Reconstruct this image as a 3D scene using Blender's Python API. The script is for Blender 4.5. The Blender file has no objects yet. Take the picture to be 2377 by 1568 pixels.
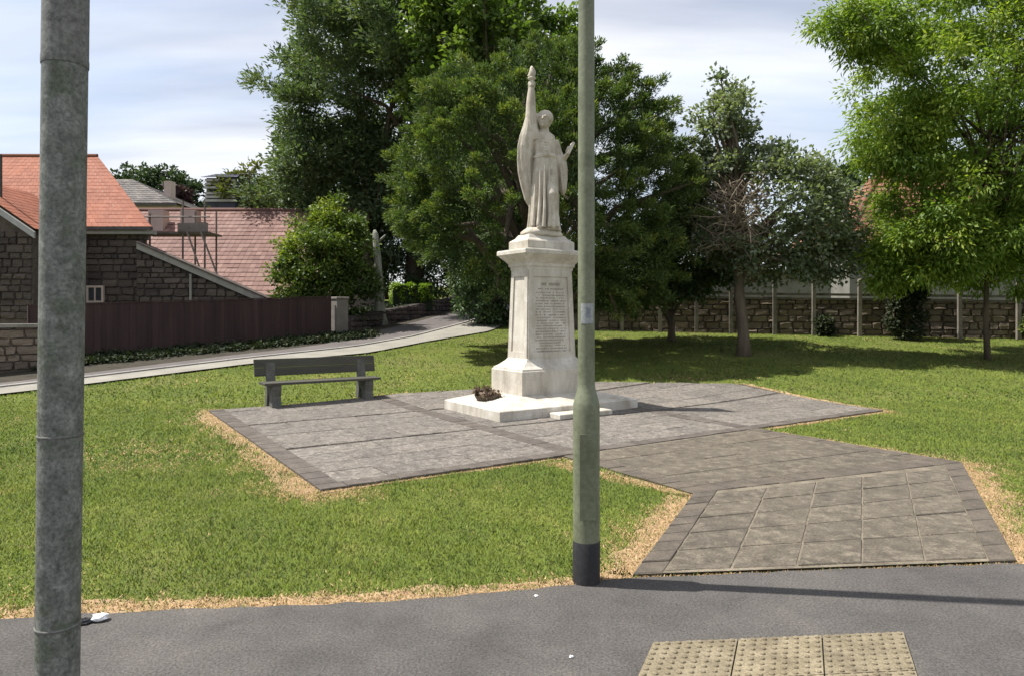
import bpy, bmesh, math, random
import numpy as np
from mathutils import Vector, Matrix

# ------------------------------------------------------------------ camera, sky, sun, exposure
SC = bpy.context.scene
COL = SC.collection
cam_d = bpy.data.cameras.new('camera')
cam = bpy.data.objects.new('camera', cam_d)
COL.objects.link(cam)
cam.location = (0, 0, 1.7)
cam.rotation_euler = (math.radians(90), 0, 0)
cam_d.sensor_width = 36
cam_d.lens = 36 * 1630 / 2377
cam_d.shift_y = -59 / 2377
cam_d.clip_end = 3000
SC.camera = cam

SUN_EL = math.radians(60)
SUN_AZ = math.radians(7.5)            # sun on the left, a little beyond the picture plane
TO_SUN = Vector((-math.cos(SUN_AZ) * math.cos(SUN_EL), math.sin(SUN_AZ) * math.cos(SUN_EL), math.sin(SUN_EL)))

world = bpy.data.worlds.new('World')
SC.world = world
world.use_nodes = True
wn, wl = world.node_tree.nodes, world.node_tree.links
wn.clear()
w_out = wn.new('ShaderNodeOutputWorld')
w_bg = wn.new('ShaderNodeBackground'); w_bg.inputs['Strength'].default_value = 0.122
sky = wn.new('ShaderNodeTexSky'); sky.sky_type = 'NISHITA'; sky.sun_disc = False
sky.sun_elevation = SUN_EL
sky.sun_rotation = math.atan2(TO_SUN.x, TO_SUN.y)
sky.air_density = 1.0; sky.dust_density = 1.2; sky.ozone_density = 1.6
# thin streaky cloud, laid out over the whole dome by direction
tc = wn.new('ShaderNodeTexCoord')
sep = wn.new('ShaderNodeSeparateXYZ'); wl.new(tc.outputs['Generated'], sep.inputs[0])
addz = wn.new('ShaderNodeMath'); addz.operation = 'ADD'; addz.inputs[1].default_value = 0.16
mx = wn.new('ShaderNodeMath'); mx.operation = 'MAXIMUM'; mx.inputs[1].default_value = 0.0
wl.new(sep.outputs['Z'], mx.inputs[0]); wl.new(mx.outputs[0], addz.inputs[0])
dx = wn.new('ShaderNodeMath'); dx.operation = 'DIVIDE'; wl.new(sep.outputs['X'], dx.inputs[0]); wl.new(addz.outputs[0], dx.inputs[1])
dy = wn.new('ShaderNodeMath'); dy.operation = 'DIVIDE'; wl.new(sep.outputs['Y'], dy.inputs[0]); wl.new(addz.outputs[0], dy.inputs[1])
comb = wn.new('ShaderNodeCombineXYZ'); wl.new(dx.outputs[0], comb.inputs[0]); wl.new(dy.outputs[0], comb.inputs[1])
mp = wn.new('ShaderNodeMapping'); mp.inputs['Scale'].default_value = (0.36, 1.35, 1); mp.inputs['Location'].default_value = (3.4, 1.3, 0)
mp.inputs['Rotation'].default_value = (0, 0, math.radians(-14))
wl.new(comb.outputs[0], mp.inputs[0])
n1 = wn.new('ShaderNodeTexNoise'); n1.inputs['Scale'].default_value = 0.9; n1.inputs['Detail'].default_value = 7; n1.inputs['Roughness'].default_value = 0.52
n1.inputs['Distortion'].default_value = 0.35
wl.new(mp.outputs[0], n1.inputs['Vector'])
r1 = wn.new('ShaderNodeValToRGB'); r1.color_ramp.elements[0].position = 0.36; r1.color_ramp.elements[1].position = 0.66
r1.color_ramp.elements[0].color = (0.5, 0.5, 0.5, 1); r1.color_ramp.elements[1].color = (0.95, 0.95, 0.95, 1)
wl.new(n1.outputs['Fac'], r1.inputs[0])
n2 = wn.new('ShaderNodeTexNoise'); n2.inputs['Scale'].default_value = 1.7; n2.inputs['Detail'].default_value = 5
wl.new(mp.outputs[0], n2.inputs['Vector'])
r2 = wn.new('ShaderNodeValToRGB'); r2.color_ramp.elements[0].position = 0.35; r2.color_ramp.elements[1].position = 0.68
r2.color_ramp.elements[0].color = (3.1, 3.25, 3.7, 1); r2.color_ramp.elements[1].color = (5.9, 5.9, 5.95, 1)
wl.new(n2.outputs['Fac'], r2.inputs[0])
skymix = wn.new('ShaderNodeMix'); skymix.data_type = 'RGBA'
wl.new(r1.outputs[0], skymix.inputs[0]); wl.new(sky.outputs[0], skymix.inputs[6]); wl.new(r2.outputs[0], skymix.inputs[7])
wl.new(skymix.outputs[2], w_bg.inputs['Color']); wl.new(w_bg.outputs[0], w_out.inputs[0])

sun_d = bpy.data.lights.new('sun', 'SUN'); sun_d.energy = 5.0; sun_d.angle = math.radians(0.53); sun_d.color = (1.0, 0.955, 0.88)
sun = bpy.data.objects.new('sun', sun_d); COL.objects.link(sun)
sun.rotation_euler = TO_SUN.to_track_quat('Z', 'Y').to_euler()
SC.view_settings.view_transform = 'Standard'
SC.view_settings.look = 'None'
SC.view_settings.gamma = 1
SC.view_settings.exposure = 0.74
SC.view_settings.use_curve_mapping = False
SC.cycles.max_bounces = 6
SC.cycles.use_denoising = True

RNG = np.random.default_rng(7)
random.seed(11)

# ------------------------------------------------------------------ helpers
def g(y):
    """height of the ground: level round the memorial, then a slope up to the houses"""
    if y < 12: return 0.0
    if y < 14: return 0.09 * (y - 12) ** 2 / 4
    if y < 45: return 0.09 * (y - 13)
    if y < 75: return 2.88 + 0.05 * (y - 45)
    return 4.38
def gn(y):
    y = np.asarray(y, float)
    return np.where(y < 12, 0, np.where(y < 14, 0.09 * (y - 12) ** 2 / 4, np.where(y < 45, 0.09 * (y - 13), np.where(y < 75, 2.88 + 0.05 * (y - 45), 4.38))))

def tag(o, label=None, cat=None, group=None, kind=None):
    if label: o['label'] = label
    if cat: o['category'] = cat
    if group: o['group'] = group
    if kind: o['kind'] = kind
    return o

def empty(name, loc=(0, 0, 0), rz=0.0):
    o = bpy.data.objects.new(name, None); COL.objects.link(o)
    o.location = loc; o.rotation_euler = (0, 0, rz); o.empty_display_size = 0.3
    return o

def link(name, me, parent=None, m=None):
    o = bpy.data.objects.new(name, me); COL.objects.link(o)
    if m is not None and len(me.materials) == 0: me.materials.append(m)
    if parent is not None: o.parent = parent
    return o

class MB:
    def __init__(s): s.v = []; s.f = []
    def quad(s, a, b, c, d):
        n = len(s.v); s.v += [a, b, c, d]; s.f.append((n, n + 1, n + 2, n + 3)); return s
    def box(s, x0, x1, y0, y1, z0, z1, M=None, bev=0.0):
        if bev > 0:
            b = bev; n = len(s.v); vs = []
            for (zz, i) in ((z0, 0), (z1 - b, 0), (z1, b)):
                vs += [(x0 + i, y0 + i, zz), (x1 - i, y0 + i, zz), (x1 - i, y1 - i, zz), (x0 + i, y1 - i, zz)]
            if M is not None: vs = [tuple(M @ Vector(p)) for p in vs]
            s.v += vs
            for k in (0, 4):
                for i in range(4):
                    j = (i + 1) % 4; s.f.append((n + k + i, n + k + j, n + k + 4 + j, n + k + 4 + i))
            s.f.append((n + 8, n + 9, n + 10, n + 11)); s.f.append((n + 3, n + 2, n + 1, n))
            return s
        vs = [(x0, y0, z0), (x1, y0, z0), (x1, y1, z0), (x0, y1, z0), (x0, y0, z1), (x1, y0, z1), (x1, y1, z1), (x0, y1, z1)]
        if M is not None: vs = [tuple(M @ Vector(p)) for p in vs]
        n = len(s.v); s.v += vs
        for q in ((3, 2, 1, 0), (4, 5, 6, 7), (0, 1, 5, 4), (1, 2, 6, 5), (2, 3, 7, 6), (3, 0, 4, 7)): s.f.append(tuple(n + i for i in q))
        return s
    def rings(s, rings, cap0=True, cap1=True):
        """loft between closed rings with equal vertex counts"""
        n = len(s.v); k = len(rings[0])
        for r in rings: s.v += [tuple(p) for p in r]
        for i in range(len(rings) - 1):
            for j in range(k):
                a = n + i * k + j; b = n + i * k + (j + 1) % k
                s.f.append((a, b, b + k, a + k))
        if cap0: s.f.append(tuple(n + j for j in reversed(range(k))))
        if cap1: s.f.append(tuple(n + (len(rings) - 1) * k + j for j in range(k)))
        return s
    def tube(s, pts, rad, n=8, cap=True):
        pts = [Vector(p) for p in pts]
        if not hasattr(rad, '__len__'): rad = [rad] * len(pts)
        rs = []
        for i, p in enumerate(pts):
            t = (pts[min(i + 1, len(pts) - 1)] - pts[max(i - 1, 0)]).normalized()
            u = t.orthogonal().normalized() if i == 0 else (u - t * u.dot(t)).normalized()
            w = t.cross(u)
            rs.append([p + (u * math.cos(2 * math.pi * k / n) + w * math.sin(2 * math.pi * k / n)) * rad[i] for k in range(n)])
        return s.rings(rs, cap, cap)
    def prism(s, poly, z0, z1):
        return s.rings([[(x, y, z0) for x, y in poly], [(x, y, z1) for x, y in poly]])
    def mesh(s, name, smooth=False):
        me = bpy.data.meshes.new(name); me.from_pydata([tuple(p) for p in s.v], [], s.f)
        me.validate(); me.update()
        if smooth: me.shade_smooth()
        return me
    def build(s, name, m, parent=None, smooth=False):
        me = s.mesh(name, smooth); return link(name, me, parent, m)

# ---- materials
def nodes(name):
    m = bpy.data.materials.new(name); m.use_nodes = True
    nt = m.node_tree; b = nt.nodes['Principled BSDF']
    return m, nt, b

def noise(nt, scale, detail=4, rough=0.55, coord='Object', stretch=None):
    t = nt.nodes.new('ShaderNodeTexCoord'); n = nt.nodes.new('ShaderNodeTexNoise')
    n.inputs['Scale'].default_value = scale; n.inputs['Detail'].default_value = detail; n.inputs['Roughness'].default_value = rough
    src = t.outputs[coord]
    if coord == 'World':
        pass
    if stretch:
        mpn = nt.nodes.new('ShaderNodeMapping'); mpn.inputs['Scale'].default_value = stretch
        nt.links.new(src, mpn.inputs[0]); src = mpn.outputs[0]
    nt.links.new(src, n.inputs['Vector'])
    return n.outputs['Fac']

def ramp(nt, fac, stops):
    r = nt.nodes.new('ShaderNodeValToRGB'); e = r.color_ramp.elements
    while len(e) < len(stops): e.new(0.5)
    for i, (p, c) in enumerate(stops):
        e[i].position = p; e[i].color = (*c, 1) if len(c) == 3 else c
    nt.links.new(fac, r.inputs[0]); return r.outputs[0]

def mixc(nt, fac, a, b, mode='MIX'):
    n = nt.nodes.new('ShaderNodeMix'); n.data_type = 'RGBA'; n.blend_type = mode
    for sock, v in ((n.inputs[0], fac), (n.inputs[6], a), (n.inputs[7], b)):
        if isinstance(v, (int, float)): sock.default_value = v
        elif isinstance(v, tuple): sock.default_value = (*v, 1)
        else: nt.links.new(v, sock)
    return n.outputs[2]

def bump(nt, b, fac, strength=0.3, dist=0.02):
    n = nt.nodes.new('ShaderNodeBump'); n.inputs['Strength'].default_value = strength; n.inputs['Distance'].default_value = dist
    nt.links.new(fac, n.inputs['Height']); nt.links.new(n.outputs[0], b.inputs['Normal'])

def surf(name, c0, c1, scale=6, fine=60, rough=0.85, bstr=0.25, bdist=0.01, rand=0.0, c2=None, s2=1.2, metal=0, stretch=None, coord='Object', finec=0.25, spec=0.3, stain=None):
    """two-tone weathered surface: broad patches, fine speckle, optional per-object tone"""
    m, nt, b = nodes(name)
    f1 = noise(nt, scale, 5, 0.6, coord, stretch)
    col = ramp(nt, f1, [(0.3, c0), (0.7, c1)])
    if c2:
        f2 = noise(nt, s2, 4, 0.6, coord)
        col = mixc(nt, ramp(nt, f2, [(0.5, (0, 0, 0)), (0.72, (1, 1, 1))]), col, c2)
    if stain:
        f4 = noise(nt, 7, 6, 0.7, coord, (1, 1, 0.16))
        col = mixc(nt, ramp(nt, f4, [(0.53, (0, 0, 0)), (0.74, (0.75, 0.75, 0.75))]), col, stain)
    f3 = noise(nt, fine, 3, 0.7, coord)
    sp = ramp(nt, f3, [(0.3, (1 - finec,) * 3), (0.7, (1 + finec,) * 3)])
    col = mixc(nt, 1.0, col, sp, 'MULTIPLY')
    if rand:
        oi = nt.nodes.new('ShaderNodeObjectInfo')
        rr = ramp(nt, oi.outputs['Random'], [(0, (1 - rand, 1 - rand, 1 - rand * 0.9)), (1, (1 + rand, 1 + rand * 0.95, 1 + rand * 0.85))])
        col = mixc(nt, 1.0, col, rr, 'MULTIPLY')
    nt.links.new(col, b.inputs['Base Color'])
    b.inputs['Roughness'].default_value = rough; b.inputs['Metallic'].default_value = metal
    b.inputs['Specular IOR Level'].default_value = spec
    if bstr: bump(nt, b, f3, bstr, bdist)
    return m

def leaf_mat(name, dark, light, tip=None, transl=0.35, rough=0.5, upn=0.0):
    m, nt, b = nodes(name)
    a = nt.nodes.new('ShaderNodeAttribute'); a.attribute_name = 'tone'
    stops = [(0.0, dark), (0.75, light)]
    if tip: stops.append((1.0, tip))
    col = ramp(nt, a.outputs['Fac'], stops)
    nt.links.new(col, b.inputs['Base Color']); b.inputs['Roughness'].default_value = rough
    b.inputs['Specular IOR Level'].default_value = 0.35
    tr = nt.nodes.new('ShaderNodeBsdfTranslucent'); nt.links.new(mixc(nt, 1.0, col, (1.25, 1.35, 0.55), 'MULTIPLY'), tr.inputs['Color'])
    if upn:
        ge = nt.nodes.new('ShaderNodeNewGeometry'); vm = nt.nodes.new('ShaderNodeMix'); vm.data_type = 'VECTOR'; vm.inputs[0].default_value = upn
        nt.links.new(ge.outputs['Normal'], vm.inputs[4]); vm.inputs[5].default_value = (0, 0, 1)
        nn_ = nt.nodes.new('ShaderNodeVectorMath'); nn_.operation = 'NORMALIZE'; nt.links.new(vm.outputs[1], nn_.inputs[0])
        nt.links.new(nn_.outputs[0], b.inputs['Normal'])
    mx_ = nt.nodes.new('ShaderNodeMixShader'); mx_.inputs[0].default_value = transl
    nt.links.new(b.outputs[0], mx_.inputs[1]); nt.links.new(tr.outputs[0], mx_.inputs[2])
    nt.links.new(mx_.outputs[0], nt.nodes['Material Output'].inputs['Surface'])
    return m

def tile_mat(name, cols, rough=0.8):
    m, nt, b = nodes(name)
    a = nt.nodes.new('ShaderNodeAttribute'); a.attribute_name = 'tone'
    col = ramp(nt, a.outputs['Fac'], [(i / (len(cols) - 1), c) for i, c in enumerate(cols)])
    f = noise(nt, 0.7, 5, 0.65)
    col = mixc(nt, 1.0, col, ramp(nt, f, [(0.3, (0.78, 0.78, 0.8)), (0.7, (1.15, 1.13, 1.1))]), 'MULTIPLY')
    nt.links.new(col, b.inputs['Base Color']); b.inputs['Roughness'].default_value = rough; b.inputs['Specular IOR Level'].default_value = 0.25
    return m

M = {}
# ground: turf soil, greener or barer in patches
m, nt, b = nodes('turf_soil')
f1 = noise(nt, 0.55, 6, 0.62); f2 = noise(nt, 9, 5, 0.7); f3 = noise(nt, 60, 3, 0.7)
col = ramp(nt, f1, [(0.34, (0.085, 0.115, 0.024)), (0.52, (0.12, 0.15, 0.03)), (0.72, (0.17, 0.16, 0.06))])
col = mixc(nt, ramp(nt, f2, [(0.45, (0, 0, 0)), (0.75, (0.6, 0.6, 0.6))]), col, (0.065, 0.05, 0.03))
col = mixc(nt, 1.0, col, ramp(nt, f3, [(0.3, (0.7,) * 3), (0.7, (1.25,) * 3)]), 'MULTIPLY')
nt.links.new(col, b.inputs['Base Color']); b.inputs['Roughness'].default_value = 1; b.inputs['Specular IOR Level'].default_value = 0.1
bump(nt, b, f3, 0.6, 0.03); M['turf'] = m
M['asphalt'] = surf('asphalt', (0.058, 0.054, 0.051), (0.088, 0.082, 0.076), 2.4, 75, 0.92, 0.7, 0.009, c2=(0.11, 0.101, 0.091), s2=0.9, finec=0.5)
M['soil'] = surf('soil_and_shade', (0.028, 0.025, 0.018), (0.055, 0.047, 0.034), 4, 40, 1, 0.6, 0.02)
M['worn'] = surf('worn_dry_soil', (0.26, 0.172, 0.098), (0.38, 0.265, 0.16), 7, 60, 1, 0.6, 0.012, c2=(0.18, 0.14, 0.06), s2=5, finec=0.3)
M['lane'] = surf('lane_asphalt', (0.085, 0.075, 0.073), (0.13, 0.116, 0.11), 1.0, 90, 0.9, 0.4, 0.006, finec=0.25)
M['pale_walk'] = surf('pale_pavement', (0.19, 0.18, 0.155), (0.27, 0.256, 0.22), 1.5, 60, 0.9, 0.3, 0.005, finec=0.2)
M['kerb'] = surf('kerb_concrete', (0.19, 0.18, 0.17), (0.27, 0.26, 0.24), 3, 70, 0.9, 0.3, 0.005, rand=0.15)
M['slab'] = surf('paving_concrete', (0.08, 0.071, 0.062), (0.17, 0.152, 0.133), 8, 55, 0.92, 0.6, 0.008, rand=0.12, c2=(0.24, 0.217, 0.19), s2=20, finec=0.45)
M['path_slab'] = surf('path_concrete', (0.066, 0.057, 0.044), (0.122, 0.105, 0.081), 6, 60, 0.92, 0.5, 0.008, rand=0.08, c2=(0.165, 0.142, 0.108), s2=11, finec=0.42)

M['band_path'] = surf('path_band_block', (0.07, 0.059, 0.047), (0.118, 0.10, 0.079), 6, 70, 0.92, 0.4, 0.005, rand=0.12, finec=0.36)
M['joint'] = surf('joint_sand', (0.085, 0.073, 0.054), (0.21, 0.18, 0.135), 4, 60, 1, 0.3, 0.004, finec=0.35)
M['joint_dark'] = surf('joint_dirt', (0.05, 0.043, 0.035), (0.085, 0.073, 0.06), 5, 80, 1, 0.3, 0.004)
M['band'] = surf('band_block', (0.068, 0.058, 0.05), (0.118, 0.102, 0.088), 6, 70, 0.92, 0.4, 0.005, rand=0.14, finec=0.34)
M['tactile'] = surf('tactile_buff', (0.15, 0.125, 0.08), (0.235, 0.20, 0.135), 8, 90, 0.92, 0.4, 0.004, rand=0.08, c2=(0.115, 0.095, 0.064), s2=6, finec=0.36)
M['white_stone'] = surf('pale_limestone', (0.37, 0.335, 0.275), (0.56, 0.525, 0.46), 4, 50, 0.8, 0.35, 0.005, c2=(0.60, 0.57, 0.51), s2=3, finec=0.16, stretch=(1, 1, 0.28), stain=(0.27, 0.235, 0.185))
M['statue'] = surf('weathered_marble', (0.33, 0.29, 0.23), (0.52, 0.475, 0.40), 6, 50, 0.85, 0.3, 0.006, c2=(0.57, 0.53, 0.46), s2=4.5, finec=0.14, stretch=(1, 1, 0.35), stain=(0.25, 0.205, 0.15))
M['incised'] = surf('incised_lettering', (0.23, 0.205, 0.17), (0.31, 0.28, 0.235), 6, 60, 0.9, 0)
M['green_paint'] = surf('grey_green_paint', (0.135, 0.15, 0.095), (0.185, 0.20, 0.135), 6, 40, 0.5, 0.15, 0.003, c2=(0.105, 0.118, 0.072), s2=6, finec=0.18, stretch=(1, 1, 0.3))
M['black_paint'] = surf('black_band_paint', (0.018, 0.018, 0.020), (0.032, 0.031, 0.033), 6, 50, 0.6, 0.15, 0.003)
M['sticker'] = surf('faded_sticker', (0.24, 0.255, 0.25), (0.32, 0.335, 0.33), 9, 60, 0.5, 0)
M['sticker_dark'] = surf('sticker_print', (0.16, 0.18, 0.20), (0.22, 0.24, 0.26), 9, 60, 0.5, 0)
M['old_pole'] = surf('mottled_pole', (0.085, 0.091, 0.079), (0.205, 0.208, 0.188), 20, 70, 0.6, 0.4, 0.004, c2=(0.08, 0.096, 0.062), s2=10, finec=0.45, stretch=(1, 1, 0.8))
M['old_pole_top'] = surf('pole_upper', (0.10, 0.10, 0.092), (0.19, 0.188, 0.172), 14, 55, 0.6, 0.4, 0.004, c2=(0.09, 0.10, 0.08), s2=7, finec=0.42)
M['wood_dark'] = surf('weathered_bench_timber', (0.048, 0.046, 0.037), (0.085, 0.082, 0.066), 5, 70, 0.8, 0.4, 0.004, stretch=(0.15, 1, 1), rand=0.12)
M['bench_leg'] = surf('bench_leg_concrete', (0.075, 0.075, 0.068), (0.13, 0.13, 0.118), 7, 60, 0.9, 0.4, 0.004)
M['fence_brown'] = surf('fence_board_stain', (0.036, 0.022, 0.022), (0.060, 0.036, 0.034), 4, 60, 0.85, 0.35, 0.004, rand=0.16, stretch=(1, 1, 0.12))
M['pillar'] = surf('pale_pillar_render', (0.13, 0.117, 0.102), (0.19, 0.173, 0.153), 4, 60, 0.9, 0.3, 0.004)
M['stone'] = surf('rubble_stone', (0.115, 0.092, 0.072), (0.225, 0.182, 0.143), 6, 40, 0.95, 0.6, 0.01, rand=0.28, finec=0.35)
M['stone_dark'] = surf('dark_rubble_stone', (0.05, 0.04, 0.037), (0.105, 0.084, 0.074), 5, 50, 0.95, 0.6, 0.01, rand=0.35, finec=0.25)
M['mortar'] = surf('wall_mortar', (0.095, 0.08, 0.066), (0.15, 0.128, 0.107), 4, 60, 1, 0.4, 0.006)
M['mortar_dark'] = surf('dark_mortar', (0.04, 0.034, 0.03), (0.065, 0.056, 0.05), 4, 60, 1, 0.4, 0.006)
M['concrete'] = surf('fence_concrete', (0.13, 0.117, 0.095), (0.22, 0.20, 0.17), 5, 70, 0.9, 0.4, 0.004, rand=0.18)
M['coping'] = surf('wall_coping', (0.095, 0.083, 0.07), (0.165, 0.148, 0.125), 5, 70, 0.9, 0.4, 0.005, rand=0.15)
M['render_white'] = surf('pale_render', (0.15, 0.145, 0.128), (0.22, 0.212, 0.19), 2, 50, 0.9, 0.2, 0.004)
M['render_pink'] = surf('pinkish_render', (0.42, 0.33, 0.29), (0.52, 0.42, 0.37), 2, 50, 0.9, 0.2, 0.004)
M['brick'] = surf('red_brickwork', (0.22, 0.11, 0.075), (0.32, 0.17, 0.115), 3, 40, 0.9, 0.3, 0.006)
M['white_trim'] = surf('painted_trim', (0.29, 0.285, 0.28), (0.38, 0.37, 0.365), 4, 50, 0.6, 0.1, 0.003)
M['grey_trim'] = surf('grey_verge', (0.20, 0.19, 0.175), (0.29, 0.275, 0.25), 5, 50, 0.8, 0.2, 0.003)
M['dark_metal'] = surf('dark_steel', (0.05, 0.045, 0.042), (0.085, 0.075, 0.07), 8, 50, 0.5, 0.1, 0.002)
M['glass'] = surf('window_glass', (0.03, 0.035, 0.04), (0.05, 0.055, 0.06), 1, 10, 0.08, 0, spec=0.6)
M['scaffold'] = surf('scaffold_tube', (0.12, 0.095, 0.085), (0.18, 0.15, 0.13), 6, 50, 0.6, 0.15, 0.002)
M['board'] = surf('scaffold_board', (0.13, 0.11, 0.095), (0.2, 0.17, 0.145), 5, 50, 0.8, 0.2, 0.003)
M['bark'] = surf('bark', (0.075, 0.058, 0.042), (0.14, 0.11, 0.08), 9, 40, 0.95, 0.9, 0.03, stretch=(1, 1, 0.2))
M['bark_pale'] = surf('pale_bark', (0.085, 0.066, 0.048), (0.17, 0.135, 0.10), 8, 40, 0.95, 0.8, 0.02, stretch=(1, 1, 0.2))
M['dead_wood'] = surf('bleached_trunk', (0.20, 0.21, 0.175), (0.33, 0.33, 0.28), 6, 40, 0.95, 0.7, 0.02, stretch=(1, 1, 0.25), c2=(0.12, 0.15, 0.09), s2=3)
M['twig'] = surf('dead_twig', (0.16, 0.13, 0.095), (0.27, 0.22, 0.165), 6, 40, 0.95, 0.3, 0.01)
M['paper'] = surf('white_paper', (0.75, 0.76, 0.78), (0.85, 0.86, 0.88), 12, 60, 0.6, 0.1, 0.002)
M['black_plastic'] = surf('black_plastic', (0.012, 0.012, 0.014), (0.03, 0.03, 0.034), 20, 60, 0.35, 0.2, 0.003)
M['dry_flowers'] = leaf_mat('dry_flowers', (0.10, 0.07, 0.05), (0.21, 0.155, 0.115), (0.30, 0.23, 0.18), 0.15, 0.8)
M['grass'] = leaf_mat('grass_blades', (0.076, 0.122, 0.014), (0.142, 0.19, 0.022), (0.24, 0.242, 0.054), 0.12, 0.8, 0.8)
M['straw'] = leaf_mat('dry_grass_blades', (0.26, 0.165, 0.078), (0.42, 0.285, 0.14), (0.52, 0.385, 0.21), 0.1, 0.8, 0.8)
M['conifer'] = leaf_mat('pine_foliage', (0.058, 0.095, 0.048), (0.13, 0.178, 0.085), (0.21, 0.245, 0.105), 0.32, 0.6)
M['yew'] = leaf_mat('yew_foliage', (0.04, 0.072, 0.028), (0.095, 0.14, 0.038), (0.215, 0.245, 0.055), 0.32, 0.6)
M['light_tree'] = leaf_mat('light_foliage', (0.06, 0.105, 0.026), (0.135, 0.20, 0.04), (0.23, 0.30, 0.055), 0.4, 0.5)
M['ash'] = leaf_mat('ash_foliage', (0.095, 0.165, 0.028), (0.185, 0.265, 0.04), (0.31, 0.365, 0.055), 0.45, 0.55)
M['holly'] = leaf_mat('grey_green_foliage', (0.075, 0.105, 0.06), (0.20, 0.235, 0.155), (0.40, 0.42, 0.32), 0.42, 0.45)
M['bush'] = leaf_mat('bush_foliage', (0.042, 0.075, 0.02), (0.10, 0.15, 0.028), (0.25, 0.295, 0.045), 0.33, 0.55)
M['hedge'] = leaf_mat('hedge_foliage', (0.09, 0.16, 0.015), (0.19, 0.29, 0.025), (0.28, 0.38, 0.035), 0.35, 0.5)
M['ivy'] = leaf_mat('ivy_leaves', (0.018, 0.029, 0.013), (0.038, 0.052, 0.022), (0.065, 0.08, 0.034), 0.15, 0.8)
M['laurel'] = leaf_mat('laurel_leaves', (0.045, 0.08, 0.036), (0.09, 0.14, 0.06), (0.15, 0.20, 0.085), 0.3, 0.6)
M['far_green'] = leaf_mat('far_foliage', (0.025, 0.048, 0.022), (0.055, 0.088, 0.036), (0.085, 0.12, 0.045), 0.2, 0.6)
M['far_yellow'] = leaf_mat('far_yellow_foliage', (0.07, 0.085, 0.02), (0.14, 0.155, 0.035), (0.2, 0.2, 0.05), 0.25, 0.6)
M['far_purple'] = leaf_mat('copper_foliage', (0.04, 0.02, 0.03), (0.075, 0.04, 0.055), (0.10, 0.06, 0.075), 0.2, 0.6)
M['tile_orange'] = tile_mat('orange_tiles', [(0.245, 0.086, 0.05), (0.275, 0.10, 0.059), (0.30, 0.114, 0.07)])
M['tile_pink'] = tile_mat('weathered_tiles', [(0.175, 0.10, 0.085), (0.21, 0.125, 0.107), (0.25, 0.155, 0.133)])
M['tile_red'] = tile_mat('red_tiles', [(0.16, 0.068, 0.042), (0.20, 0.09, 0.058), (0.25, 0.12, 0.08)])
M['tile_grey'] = tile_mat('grey_slates', [(0.085, 0.078, 0.075), (0.12, 0.11, 0.103), (0.155, 0.138, 0.128)])
M['slate_blue'] = tile_mat('blue_slates', [(0.05, 0.055, 0.08), (0.07, 0.075, 0.105), (0.09, 0.095, 0.13)])

# ------------------------------------------------------------------ ground and paved surfaces
ys = [-80, -20, 0, 4, 8, 11, 12, 12.4, 12.8, 13.2, 13.6, 14, 16, 20, 26, 34, 45, 60, 75, 120, 300, 900]
xs = [-900, -200, -60, -20, 0, 20, 60, 200, 900]
mb = MB()
for y in ys:
    for x in xs: mb.v.append((x, y, g(y)))
k = len(xs)
for i in range(len(ys) - 1):
    for j in range(k - 1): mb.f.append((i * k + j, i * k + j + 1, (i + 1) * k + j + 1, (i + 1) * k + j))
tag(mb.build('ground', M['turf']), kind='structure')

# front footway (tarmac): far edge runs along this line
FOOT = [(-30, 2.6), (-8, 3.5), (-2.83, 3.875), (-2.4, 3.95), (-0.6, 4.13), (0.38, 4.36), (0.8, 4.49), (2.02, 4.62), (3.45, 4.74), (9, 5.2), (30, 6.6)]
random.seed(5)
fe = []
for (a, b_) in zip(FOOT[:-1], FOOT[1:]):
    n = max(1, int(math.hypot(b_[0] - a[0], b_[1] - a[1]) / 0.12)) if -4 < a[0] < 6 else 6
    for i in range(n):
        t = i / n; fe.append((a[0] + (b_[0] - a[0]) * t, a[1] + (b_[1] - a[1]) * t + random.uniform(-.018, .018)))
fe.append(FOOT[-1])
mb = MB()
for i in range(len(fe) - 1):
    mb.quad((fe[i][0], -12, 0.012), (fe[i + 1][0], -12, 0.012), (fe[i + 1][0], fe[i + 1][1], 0.012), (fe[i][0], fe[i][1], 0.012))
tag(mb.build('footway', M['asphalt']), kind='structure')

def ribbon(left, right, dz):
    mb = MB(); n = len(left)
    for l, r in zip(left, right): mb.v += [(l[0], l[1], g(l[1]) + dz), (r[0], r[1], g(r[1]) + dz)]
    for i in range(n - 1): mb.f.append((2 * i, 2 * i + 1, 2 * i + 3, 2 * i + 2))
    return mb
def resample(pl, n):
    P = np.array(pl, float); d = np.r_[0, np.cumsum(np.hypot(*np.diff(P, axis=0).T))]
    t = np.linspace(0, d[-1], n); return np.stack([np.interp(t, d, P[:, 0]), np.interp(t, d, P[:, 1])], 1)
LAWN_EDGE = resample([(-30, -2), (-14, 9.9), (-9.0, 14.77), (-6.53, 17.4), (-3.9, 19.3), (-2.68, 21.5), (-0.8, 24.3), (-0.23, 26.6), (0.6, 31), (2.5, 42)], 90)
WALK_EDGE = resample([(-31, -1), (-14.6, 10.5), (-9.46, 15.4), (-6.95, 18.15), (-4.6, 20.3), (-3.2, 22.7), (-1.7, 27.2), (-0.9, 30.4), (0, 34), (1.5, 44)], 90)
nrm = np.gradient(WALK_EDGE, axis=0); nrm = np.stack([-nrm[:, 1], nrm[:, 0]], 1); nrm /= np.linalg.norm(nrm, axis=1)[:, None]
LW_ = np.interp(WALK_EDGE[:, 1], [14, 19, 24], [.75, 1.1, 2.1])[:, None]
LANE_FAR = WALK_EDGE + nrm * LW_
VERGE_FAR = WALK_EDGE + nrm * 5.0
o = ribbon(WALK_EDGE, LAWN_EDGE, 0.045).build('pavement', M['pale_walk']); tag(o, kind='structure')
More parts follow.
